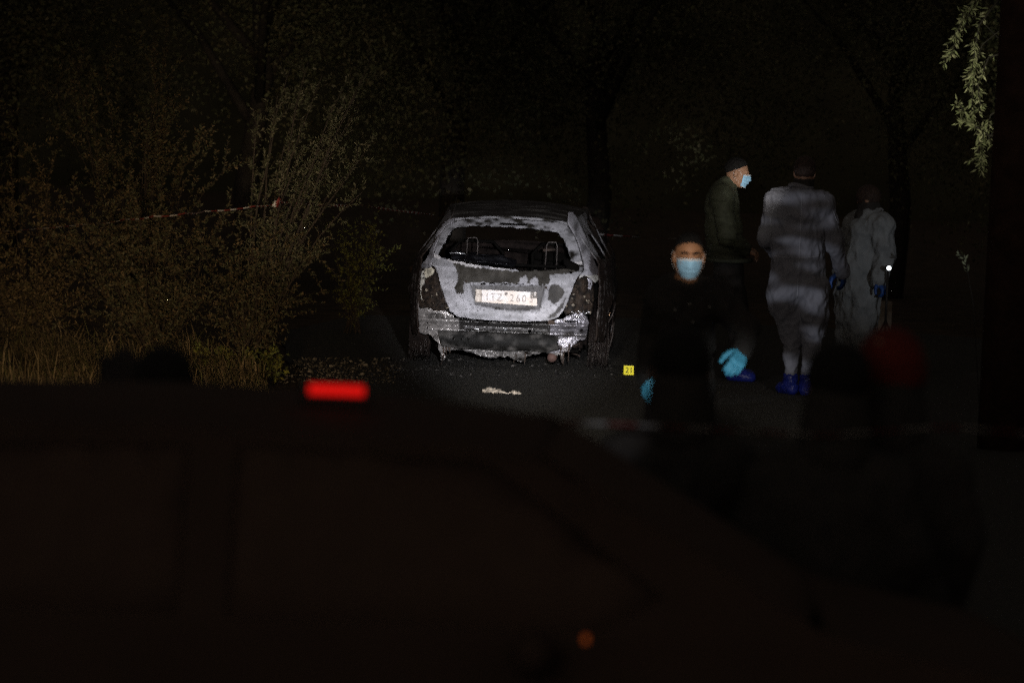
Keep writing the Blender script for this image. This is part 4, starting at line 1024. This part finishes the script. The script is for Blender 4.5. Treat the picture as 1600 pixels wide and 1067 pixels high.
def shoe(an, toe, name, m, parent, inf=.012, wr=.004):
    a = nar(an); t = nar(toe); d = t - a; d[2] = 0; d /= np.linalg.norm(d); heel = nar((a[0], a[1], .048)) - d * .045; sd = np.array([-d[1], d[0], 0])
    A = [cap(heel, nar((a[0], a[1], .045)) + d * .06, .036 + inf, .038 + inf, .03), cap(nar((a[0], a[1], .040)) + d * .05, nar((t[0], t[1], .036)), .040 + inf, .030 + inf, .03),
         cap(nar((t[0], t[1], .036)) - d * .05 + sd * .012, nar((t[0], t[1], .034)), .034 + inf, .028 + inf, .03), cap(nar((a[0], a[1], .06)), a + nar((0, 0, .02)), .042 + inf, .040 + inf * 1.2, .03)]
    def floor(X, Y, Z): return .004 - Z
    return blob(name, A, .007, m, parent, cuts=[floor], disp=(lambda v: wr * (noise.noise(v * 34) + noise.noise(v * 80) * .6) * min(1, max(0, (v.z - .01) * 30))) if wr else None)
def folds(amp, sc=9, vert=1.0, seed=0):
    def f(v):
        a = noise.noise(Vector((v.x * sc, v.y * sc, v.z * sc * vert + seed))); b = noise.noise(Vector((v.x * sc * 2.3, v.y * sc * 2.3, v.z * sc * 2.0 * vert + seed + 7)))
        return amp * (1 - abs(a) * 3.2) * .6 + amp * .5 * b
    return f
def above(z): return lambda X, Y, Z: z - Z
def drape(V, Q, pts, off=.003, d=(0, 1, 0), back=2.0):
    t = BVHTree.FromPolygons([tuple(v) for v in V], [tuple(int(i) for i in q) for q in Q]); out = []
    for p in pts:
        h = t.ray_cast(Vector(p) - Vector(d) * back, Vector(d))
        if h[0] is not None: out.append(h[0] - Vector(d) * off)
    return out
def mesh_vq(o):
    me = o.data; return [v.co[:] for v in me.vertices], [p.vertices[:] for p in me.polygons]

def loc_fn(ox, oy, s):
    return lambda px, py: ((px - ox + .04 * (py - oy)) / s, (.04 * (px - ox) - (py - oy)) / s)

# ---- standing man in the olive jacket (profile, looking right)
g = gp(1143, 594); q = loc_fn(1143, 594, FPX / g.y)
pa_ = empty('person', g, 'person in an olive quilted jacket and blue face mask, standing in profile', 'person')
HF = (1, -.10, -.16); hc = (q(1152, 270)[0] - .005, 0, q(1152, 270)[1]); TF = (1, -.15, 0)
def P3(px, py, y=0): x, z = q(px, py); return (x, y, z)
J = dict(pelvis=P3(1138, 428), chest=P3(1127, 325), neck=P3(1134, 292), shL=P3(1128, 306, .19), shR=P3(1126, 306, -.18), elL=P3(1140, 366, .24), elR=P3(1133, 368, -.23), wrL=P3(1164, 388, .14), wrR=P3(1161, 390, -.10),
         hipL=P3(1140, 432, .09), hipR=P3(1138, 432, -.09), knL=P3(1158, 505, .11), knR=P3(1152, 508, -.10), anL=P3(1150, 578, .12), anR=P3(1150, 580, -.10), toeL=P3(1172, 590, .10), toeR=P3(1170, 590, -.12))
for a in ('anL', 'anR'): J[a] = (J[a][0], J[a][1], .10)
for a in ('toeL', 'toeR'): J[a] = (J[a][0], J[a][1], .035)
body = figure(J, TF, 0, ('torso', 'arms', 'legs', 'feet')) + head_prims(hc, HF, J['neck'])
body += hand_prims(J['wrL'], (1, -.2, -.3), (0, -.3, -1), (0, -1, .2)) + hand_prims(J['wrR'], (1, .2, -.3), (0, .3, -1), (0, 1, .2))
blob('body', body, .009, 'skin_pale', pa_)
hair(hc, HF, pa_, 'hair', fl=.60, off=.034, thick=.006); face_mask(hc, HF, pa_)
jk = figure(J, TF, .030, ('torso', 'arms'), hipflat=.8)
jk += [cap(P3(1134, 405), P3(1128, 360), .155, .160, .05, (nar(TF) / np.linalg.norm(TF), .85)), cap(P3(1128, 296), P3(1137, 289), .070, .066, .03)]
zh = q(1135, 408)[1]
def quilt(v):
    return .007 * abs(math.sin(v.z * 52 + v.x * 6)) + .006 * noise.noise(v * 12) + .003 * noise.noise(v * 40)
blob('quilted_jacket', jk, .010, 'olive', pa_, cuts=[lambda X, Y, Z: zh + .10 * (X + .1) ** 2 - Z], disp=quilt)
mb = MB(); ring = [(J['pelvis'][0] - .01 + .185 * math.cos(a), .215 * math.sin(a), zh + .012 + .1 * (J['pelvis'][0] + .1 + .185 * math.cos(a)) ** 2) for a in [k * math.pi / 12 for k in range(25)]]
mb.tube(ring, .020, 8, cap=False); mb.build('jacket_hem', 'olive', pa_, True)
tr_ = figure(J, TF, .028, ('legs',)) + [cap(J['pelvis'], P3(1137, 410), .158, .15, .04, (nar(TF) / np.linalg.norm(TF), .8))]
blob('trousers', tr_, .014, 'black_cloth', pa_, disp=folds(.010, 8, .8, 2))
shoe(J['anL'], J['toeL'], 'shoe_cover', 'bootie', pa_, .014, .006); shoe(J['anR'], J['toeR'], 'shoe_cover', 'bootie', pa_, .014, .006)

# ---- person in the grey coverall, seen from behind
g = gp(1247, 617); q = loc_fn(1247, 617, FPX / g.y)
pb_ = empty('person', g, 'person in a grey paper coverall and blue shoe covers, back to the camera', 'person')
HF = (.12, 1, -.20); TF = (.05, 1, 0); hc = (q(1256, 270)[0], .03, q(1256, 270)[1])
J = dict(pelvis=P3(1248, 440, .0), chest=P3(1247, 332, 0), neck=P3(1250, 299, .01), shL=P3(1214, 314, 0), shR=P3(1285, 320, 0), elL=P3(1199, 372, .05), elR=P3(1302, 378, .04), wrL=P3(1216, 395, .26), wrR=P3(1319, 426, .16),
         hipL=P3(1228, 448), hipR=P3(1268, 450), knL=P3(1236, 528, .02), knR=P3(1268, 528, .02), anL=P3(1235, 592), anR=P3(1260, 592, -.04), toeL=P3(1226, 610, .10), toeR=P3(1266, 616, -.15))
J['anL'] = (J['anL'][0], .02, .11); J['anR'] = (J['anR'][0], -.03, .11); J['toeL'] = (J['anL'][0] - .05, .17, .035); J['toeR'] = (J['anR'][0] + .03, .13, .035)
body = figure(J, TF, 0, ('torso', 'arms', 'legs', 'feet')) + head_prims(hc, HF, J['neck']) + hand_prims(J['wrL'], (.5, .8, -.3), (.5, 0, -1), (0, .5, 1)) + hand_prims(J['wrR'], (.1, .3, -1), (-1, .4, 0), (0, 1, .2), curl=.45)
blob('body', body, .010, 'skin_pale', pb_)
hair(hc, HF, pb_, 'hair_brown', fl=.75, off=-.045, thick=.014)
su = figure(J, TF, .034, ('torso', 'arms', 'legs'), hipflat=.78, leg=(.10, .050, .040, .012), arm=(.056, .050, .042, .030))
su += [cap(P3(1268, 500), P3(1271, 560), .085, .055, .04), ell(P3(1222, 462, -.02), (.115, .13, .20), k=.06), ell(P3(1270, 478, -.02), (.11, .13, .24), k=.06), cap(P3(1244, 380, -.0), P3(1246, 440, 0), .185, .20, .05, (nar((0, 1, 0)), .70)),
       cap(P3(1225, 303, .02), P3(1275, 306, .02), .050, .050, .03)]
nk = nar(J['neck'])
suit = blob('coverall', su, .0095, 'suit', pb_, cuts=[lambda X, Y, Z: Z - (nk[2] + .062), lambda X, Y, Z: .115 - Z], disp=lambda v: folds(.017, 7.0, .9, 4)(v) + folds(.008, 19, .6, 8)(v))
V_, Q_ = mesh_vq(suit)
def seam(pts, r=.0032, name='seam', off=.001, par=pb_, VQ=None, m='suit_seam'):
    D = drape(*(VQ or (V_, Q_)), pts, off)
    if len(D) > 3: MB().tube(D, r, 6).build(name, m, par, True)
blob('dark_collar', [cap(P3(1255, 282, .01), P3(1251, 304, .01), .082, .088, .03)], .010, 'black_cloth', pb_, cuts=[lambda X, Y, Z: Z - (nk[2] + .10)], disp=folds(.006, 14, 1, 3))
seam([P3(1250 - k * .22, 303 + k * 5, 0) for k in range(33)])
seam([P3(1206 + k * 2.4, 399 + (k - 15) ** 2 * -.01 + 2, 0) for k in range(31)])
seam([P3(x_, y_, 0) for x_, y_ in ((1225, 302), (1214, 312), (1206, 325), (1202, 340), (1203, 355), (1203, 372))], .003)
seam([P3(x_, y_, 0) for x_, y_ in ((1284, 304), (1293, 316), (1300, 330), (1306, 345), (1309, 358))], .003)
ring = [(nk[0] + .085 * math.cos(a) + .0, nk[1] + .085 * math.sin(a), nk[2] + .040 + .012 * math.sin(a * 2)) for a in [k * math.pi / 14 for k in range(29)]]
MB().tube(ring, .020, 8, cap=False).build('coverall_collar', 'suit', pb_, True)
shoe(J['anL'], J['toeL'], 'shoe_cover', 'bootie', pb_, .016, .008); shoe(J['anR'], J['toeR'], 'shoe_cover', 'bootie', pb_, .016, .008)
gl = blob('glove', hand_prims(J['wrR'], (.1, .3, -1), (-1, .4, 0), (0, 1, .2), curl=.45, inf=.0025), .0055, 'glove_dark', pb_)
gl = blob('glove', hand_prims(J['wrL'], (.5, .8, -.3), (.5, 0, -1), (0, .5, 1), inf=.0025), .0055, 'glove_dark', pb_)

# ---- third person, pale coverall, at the right in the dark
g = gp(1343, 598); q = loc_fn(1348, 598, FPX / g.y)
pc_ = empty('person', g, 'person in a dim pale coverall with dark hood collar, rightmost of the standing group', 'person')
HF = (-.9, .35, -.45); TF = (-.75, .6, 0); hc = (q(1360, 313)[0], 0, q(1362, 314)[1])
J = dict(pelvis=P3(1347, 448), chest=P3(1362, 365), neck=P3(1364, 336), shL=P3(1345, 352, .15), shR=P3(1378, 352, -.14), elL=P3(1328, 392, .18), elR=P3(1382, 402, -.16), wrL=P3(1318, 425, .10), wrR=P3(1372, 436, -.26),
         hipL=P3(1338, 455, .06), hipR=P3(1352, 455, -.07), knL=P3(1334, 522, .05), knR=P3(1350, 522, -.09), anL=P3(1330, 580, .08), anR=P3(1352, 580, -.05), toeL=P3(1310, 598, .12), toeR=P3(1335, 598, -.02))
for a in ('anL', 'anR'): J[a] = (J[a][0], J[a][1], .11)
for a in ('toeL', 'toeR'): J[a] = (J[a][0], J[a][1], .035)
body = figure(J, TF, 0, ('torso', 'arms', 'legs', 'feet')) + head_prims(hc, HF, J['neck']) + hand_prims(J['wrL'], (-.8, -.2, -.7), (.3, 0, -1), (0, -1, 0)) + hand_prims(J['wrR'], (.4, -.3, -.6), (0, 0, -1), (-1, 0, 0), curl=.9)
blob('body', body, .011, 'skin_pale', pc_); hair(hc, HF, pc_, 'hair_brown', fl=.6, off=-.04, thick=.014)
su = figure(J, TF, .043, ('torso', 'arms', 'legs'), hipflat=.82, leg=(.10, .075, .066, .044)) + [cap(P3(1345, 420), P3(1343, 480), .17, .16, .05), cap(P3(1338, 500, 0), P3(1342, 535, 0), .13, .125, .05)]
suit = blob('coverall', su, .011, 'suit_dim', pc_, cuts=[lambda X, Y, Z: .13 - Z], disp=lambda v: folds(.022, 7.5, .7, 9)(v) + folds(.009, 20, .6, 2)(v))
blob('dark_scarf', [cap(P3(1350, 341, -.05), P3(1380, 346, -.03), .07, .065, .04), cap(P3(1361, 323, 0), P3(1366, 345, 0), .095, .105, .04), cap(P3(1372, 340, -.04), P3(1384, 368, -.10), .07, .05, .05)], .012, 'black_cloth', pc_, disp=folds(.010, 14, 1, 3))
shoe(J['anL'], J['toeL'], 'shoe_cover', 'bootie', pc_); shoe(J['anR'], J['toeR'], 'shoe_cover', 'bootie', pc_)
blob('glove', hand_prims(J['wrL'], (-.8, -.2, -.7), (.3, 0, -1), (0, -1, 0), inf=.003), .006, 'glove_dark', pc_)
blob('glove', hand_prims(J['wrR'], (.4, -.3, -.6), (0, 0, -1), (-1, 0, 0), curl=.9, inf=.003), .006, 'glove_dark', pc_)
# torch beyond, with its lens towards the camera, on a tripod stand
tp = pt(1389, 419, 31.6)
to = empty('hand_torch', tp, 'small lit torch shining white to the right of the pale coverall', 'torch')
MB().lathe([(.0, .0), (.0, .018)], (0, 0, 0), 'y', 20).build('lens', 'torch_lens', to)
MB().lathe([(-.004, .0185), (-.004, .022), (.03, .022), (.05, .015), (.16, .015), (.165, 0)], (0, 0, 0), 'y', 20).build('torch_body', 'trim_black', to, True)
st = empty('torch_stand', (tp.x, tp.y + .08, 0), 'thin black tripod stand that carries the small torch', 'stand')
MB().tube([(0, 0, .45), (0, 0, tp.z - .02)], .010, 8).build('pole', 'trim_black', st, True)
for k in range(3):
    a = k * 2.094 + .4; MB().tube([(0, 0, .55), (.28 * math.cos(a), .28 * math.sin(a), .008)], .008, 6).build('leg', 'trim_black', st, True)
# brown card box on a field table seen behind the right hip
p = pt(1382, 495, 33.8)
tb = empty('field_table', (p.x, p.y, 0), 'low folding table in the dark behind the pale coverall', 'table')
hz = pt(1382, 520, 33.8).z
MB().box((0, 0, hz - .02), (.5, .4, .025)).build('tabletop', 'trim_black', tb)
for sx in (-.22, .22):
    for sy in (-.17, .17): MB().tube([(sx, sy, hz - .03), (sx, sy, .0)], .01, 6).build('leg', 'trim_black', tb, True)
bx = empty('card_box', (p.x - .01, p.y, hz - .006), 'brown upright card box behind the hip of the pale coverall', 'box')
mb = MB(); mb.box((0, 0, .14), (.13, .16, .27)); mb.build('box_body', 'case', bx); mb = MB(); mb.box((0, -.0, .279), (.138, .168, .008)); mb.build('lid', 'case', bx)

# ---- masked man in the dark jacket, walking towards the camera with blue gloves
D_D = 20.7; q0 = pt(1072, 400, D_D); g = Vector((pt(1056, 813, D_D).x, D_D, 0)); sD = FPX / D_D
q = loc_fn(1056, 813, sD)
pd_ = empty('person', g, 'person facing the camera in dark jacket, pale blue face mask and bright blue gloves', 'person')
HF = (.06, -1, -.13); TF = (.02, -1, 0); hc = (q(1073, 399)[0], -.16, q(1073, 399)[1]); TL = .0
J = dict(pelvis=P3(1062, 570, .10), chest=P3(1066, 482, -.02), neck=P3(1069, 446, -.08), shL=P3(1110, 462, -.04), shR=P3(1032, 466, -.04), elL=P3(1166, 512, -.06), elR=P3(1018, 532, .04), wrL=P3(1156, 546, -.20), wrR=P3(1007, 586, -.12),
         hipL=P3(1086, 590, .10), hipR=P3(1040, 590, .10), knL=P3(1090, 690, .00), knR=P3(1036, 690, .16), anL=P3(1088, 785, -.02), anR=P3(1040, 785, .30), toeL=P3(1090, 800, -.18), toeR=P3(1036, 800, .14))
for a in ('anL', 'anR'): J[a] = (J[a][0], J[a][1], .10)
for a in ('toeL', 'toeR'): J[a] = (J[a][0], J[a][1], .035)
h1 = dict(wr=J['wrL'], d=(-.30, -.72, -.55), n=(-.55, .35, -.75), t=(-.85, -.25, -.10)); h2 = dict(wr=J['wrR'], d=(.18, -.15, -1), n=(.8, .5, 0), t=(.3, -1, 0))
body = figure(J, TF, 0, ('torso', 'arms', 'legs', 'feet'), kk=.035) + head_prims(hc, HF, J['neck']) + hand_prims(h1['wr'], h1['d'], h1['n'], h1['t'], 1.0, .5) + hand_prims(h2['wr'], h2['d'], h2['n'], h2['t'], 1.0, .3)
blob('body', body, .0065, 'skin', pd_)
hair(hc, HF, pd_, 'hair', fl=.56, off=.042, thick=.005, h=.006); face_mask(hc, HF, pd_)
r_, f_, u_ = basis(HF); hcv = nar(hc)
for sg in (-1, 1):
    mb = MB(); mb.tube([hcv + f_ * .093 + r_ * sg * .012 + u_ * .027, hcv + f_ * .092 + r_ * sg * .030 + u_ * .033, hcv + f_ * .079 + r_ * sg * .050 + u_ * .028], [.006, .0075, .0045], 6); mb.build('eyebrow', 'hair', pd_, True)
    mb = MB(); mb.tube([hcv + f_ * .0885 + r_ * sg * .020 + u_ * .001, hcv + f_ * .089 + r_ * sg * .031 + u_ * .003, hcv + f_ * .084 + r_ * sg * .044 + u_ * .000], [.0035, .006, .0035], 6); mb.build('eyelid_shade', 'hair', pd_, True)  # dark strip on the closed eye also paints the socket shadow
jk = figure(J, TF, .026, ('torso', 'arms'), hipflat=.8) + [cap(P3(1063, 545, .06), P3(1062, 590, .09), .165, .17, .05, (nar((0, 1, 0)), .8)), cap(P3(1052, 449, -.08), P3(1088, 449, -.08), .035, .035, .02)]
blob('jacket', jk, .010, 'black_cloth', pd_, disp=folds(.010, 9, .9, 12))
jv = mesh_vq(bpy.data.objects['jacket'])
for bx_, by_ in ((1052, 482), (1075, 473), (1106, 478), (1080, 501)):
    D = drape(*jv, [P3(bx_, by_)], .002)
    if D: MB().ball(D[0], (.0055, .003, .0055), 10, 6).build('button', 'button', pd_, True)
tr_ = figure(J, TF, .026, ('legs',)) + [cap(J['pelvis'], P3(1062, 560, .1), .155, .15, .04, (nar((0, 1, 0)), .8))]
blob('trousers', tr_, .014, 'black_cloth', pd_, disp=folds(.010, 8, .8, 2))
shoe(J['anL'], J['toeL'], 'shoe', 'trim_black', pd_, .004, 0); shoe(J['anR'], J['toeR'], 'shoe', 'trim_black', pd_, .004, 0)
for hh, cu in ((h1, .5), (h2, .3)):
    blob('glove', hand_prims(hh['wr'], hh['d'], hh['n'], hh['t'], 1.05, cu, .0045), .0045, 'glove', pd_, disp=lambda v: .0016 * noise.noise(v * 70))

# ---- bystanders in the foreground, out of focus and unlit
def bystander(px, ytop, d, label, mt, fwd=(0, 1, -.1), hair_m='hair', camera_up=False, hood=None, name='person'):
    top = pt(px, ytop, d); H = top.z; s = H / 1.75
    e = empty(name, (top.x, d, 0), label, 'person'); hc = (0, -.01, H - .118)
    def K(x, y, z): return (x * s, y * s, z * s)
    J = dict(pelvis=K(0, 0, .95), chest=K(0, 0, 1.26), neck=K(0, .0, 1.42), shL=K(-.165, 0, 1.31), shR=K(.165, 0, 1.31), hipL=K(-.09, 0, .93), hipR=K(.09, 0, .93), knL=K(-.10, .03, .50), knR=K(.10, .03, .50), anL=K(-.11, 0, .10), anR=K(.11, 0, .10), toeL=K(-.14, .15, .035), toeR=K(.14, .15, .035))
    if camera_up: J.update(elL=K(-.30, .14, 1.20), elR=K(.24, .18, 1.20), wrL=K(-.15, .26, 1.50), wrR=K(.06, .26, 1.52))
    else: J.update(elL=K(-.23, -.02, 1.12), elR=K(.23, -.02, 1.12), wrL=K(-.22, .10, .92), wrR=K(.22, .10, .92))
    hd = (0, .6, .8) if camera_up else (0, .3, -1)
    body = figure(J, (0, 1, 0), 0, ('torso', 'arms', 'legs', 'feet')) + head_prims(hc, fwd, J['neck']) + hand_prims(J['wrL'], hd, (1, 0, 0), (0, 1, .2)) + hand_prims(J['wrR'], hd, (-1, 0, 0), (0, 1, .2))
    blob('body', body, .012, 'skin_pale', e)
    if not hood: hair(hc, fwd, e, hair_m, h=.010, fl=.75, off=-.02, thick=.014)
    blob('jacket', figure(J, (0, 1, 0), .028, ('torso', 'arms'), hipflat=.8), .016, mt, e, disp=folds(.010, 8, .9, px))
    blob('trousers', figure(J, (0, 1, 0), .026, ('legs',)) + [cap(J['pelvis'], K(0, 0, 1.0), .16, .15, .04)], .018, 'dark_cloth', e)
    shoe(J['anL'], J['toeL'], 'shoe', 'trim_black', e, .004, 0); shoe(J['anR'], J['toeR'], 'shoe', 'trim_black', e, .004, 0)
    blob('scarf', [cap((0, -.035, H - .15), (0, -.02, H - .29), .088, .11, .04)], .014, mt, e, cuts=[lambda X, Y, Z: Z - (H - .115)])
    if hood: blob('hood', [ell((0, .005, H - .115), (.100, .130, .128), k=.03)], .014, hood, e, cuts=[lambda X, Y, Z: Y - .12], disp=folds(.006, 12, 1, 3))
    return e, hc, J
bystander(1067, 517, 11.0, 'dark haired bystander in black, blurred, in front of the masked man', 'black_cloth')
bystander(1309, 541, 10.6, 'dark blurred bystander below the coveralls, left of the red hood', 'black_cloth', fwd=(-.2, 1, -.1))
bystander(1396, 517, 10.8, 'blurred bystander wearing a dark red hood at the right', 'black_cloth', fwd=(.3, 1, -.1), hood='maroon')
e, hc, J = bystander(256, 549, 10.9, 'blurred bystander in black holding up a camera, at the left in front of the grass', 'black_cloth', camera_up=True, fwd=(-.35, 1, -.1))
p = pt(192, 582, 11.2)
cm = empty('photo_camera', p, 'black blurred camera held up beside the left bystander', 'camera')
MB().box((0, 0, 0), (.14, .06, .095)).build('camera_body', 'trim_black', cm); MB().lathe([(.03, 0), (.03, .036), (.14, .040), (.14, 0)], (0, 0, 0), 'y', 20).build('lens', 'trim_black', cm, True); MB().box((0, 0, .056), (.05, .05, .028)).build('viewfinder', 'trim_black', cm)

# =================================================================== FOREGROUND CAR (side-on, roof in view)
fc = empty('parked_car', (-2.66, 10.0, 0), 'dark parked car across the foreground with a lit red lamp on its roof', 'car', rz=R(-90))
fc.scale = (1.0, 1.0, 1.05)
flank(fc, 1, 'paint_black', None, 0); flank(fc, -1, 'paint_black', None, 0)
def cr_fn(x, y): return (x, y, roofline(y) - .055 * (x / roofw(y)) ** 2)
panel('roof', ro, [], .08, cr_fn, 'paint_black', fc, .008)
panel('bonnet', bon, [], .08, lambda x, y: (x, y, roofline(y) - .06 * (x / .7) ** 2), 'paint_black', fc, .006)
panel('windscreen', [(-.575, 2.79), (.575, 2.79), (.77, 3.47), (-.77, 3.47)], [], .1, lambda x, y: (x, y - .05 * (x / .6) ** 2, roofline(y) - .03 * (x / .6) ** 2), 'glass', fc, .004)
panel('tailgate', [(-.60, .45), (.60, .45), (.66, .80), (.50, 1.24), (-.50, 1.24), (-.66, .80)], [[(-.55, .86), (.55, .86), (.44, 1.18), (-.44, 1.18)]], .05, lambda x, z: (x, yr(x, z), z), 'paint_black', fc, .006)
panel('rear_window', [(-.55, .86), (.55, .86), (.44, 1.18), (-.44, 1.18)], [], .08, lambda x, z: (x, yr(x, z) + .006, z), 'glass', fc, .003)
panel('rear_bumper', [(-.74, .18), (.74, .18), (.76, .44), (-.76, .44)], [], .06, lambda x, z: (x, yr(x, z) - .05, z), 'paint_black', fc, .01)
panel('front_bumper', [(-.66, .18), (.66, .18), (.66, .70), (-.66, .70)], [], .08, lambda x, z: (x, 4.30 - .12 * (x / .66) ** 2, z), 'paint_black', fc, .01)
for sg in (-1, 1):
    for wv in fl_win: panel('side_window', wv, [], .12, lambda y, z, sg=sg: (sg * (flank_x(y, z) - .004), y, z), 'glass', fc, .003)
    blob('door_mirror', [ell((sg * .925, 2.74, .855), (.085, .05, .055), k=.01), cap((sg * .83, 2.80, .85), (sg * .90, 2.75, .85), .022, .02, .02)], .014, 'paint_black', fc)
    MB().box((sg * .64, 4.30, .62), (.22, .04, .10)).build('headlight', 'glass', fc); MB().box((sg * .69, .12, .72), (.10, .05, .2)).build('tail_lamp', 'glass', fc)
    MB().box((sg * .862, 2.25, .72), (.03, .16, .025)).build('door_handle', 'trim_black', fc)
for (x, y, sg) in ((.74, .78, 1), (-.74, .78, -1), (.74, 3.35, 1), (-.74, 3.35, -1)): wheel(fc, x, y, .28, 'trim_black', 'rim', sg)
mb = MB(); mb.box((0, 1.9, .2), (1.5, 3.4, .03)); mb.build('floor_pan', 'trim_black', fc)
for sx in (-.36, .36): MB().box((sx, 2.0, .62), (.46, .12, .72), Matrix.Rotation(R(-10), 3, 'X')).build('seat', 'dark_cloth', fc)
# indicator in the near mirror
mp = pt(915, 998, 9.04)
il = MB(); il.box((0, 0, 0), (.028, .012, .014)); il = il.build('mirror_indicator', 'lamp_orange', None); il.parent = fc
il.location = Matrix.Rotation(R(90), 3, 'Z') @ (mp - Vector(fc.location)); il.location.z /= 1.05
# red lamp strip on the roof
lp = pt(526, 609.5, 9.75)
rl = empty('roof_beacon', lp, 'red light strip glowing on the roof of the dark foreground car', 'beacon', rz=R(0))
MB().box((0, 0, 0), (.140, .03, .023)).build('lit_cover', 'lamp_red', rl)
MB().box((0, .0, -.022), (.19, .05, .012)).build('base', 'trim_black', rl)
MB().box((-.084, 0, -.004), (.014, .032, .024)).build('end_cap', 'trim_black', rl); MB().box((.084, 0, -.004), (.014, .032, .024)).build('end_cap', 'trim_black', rl)
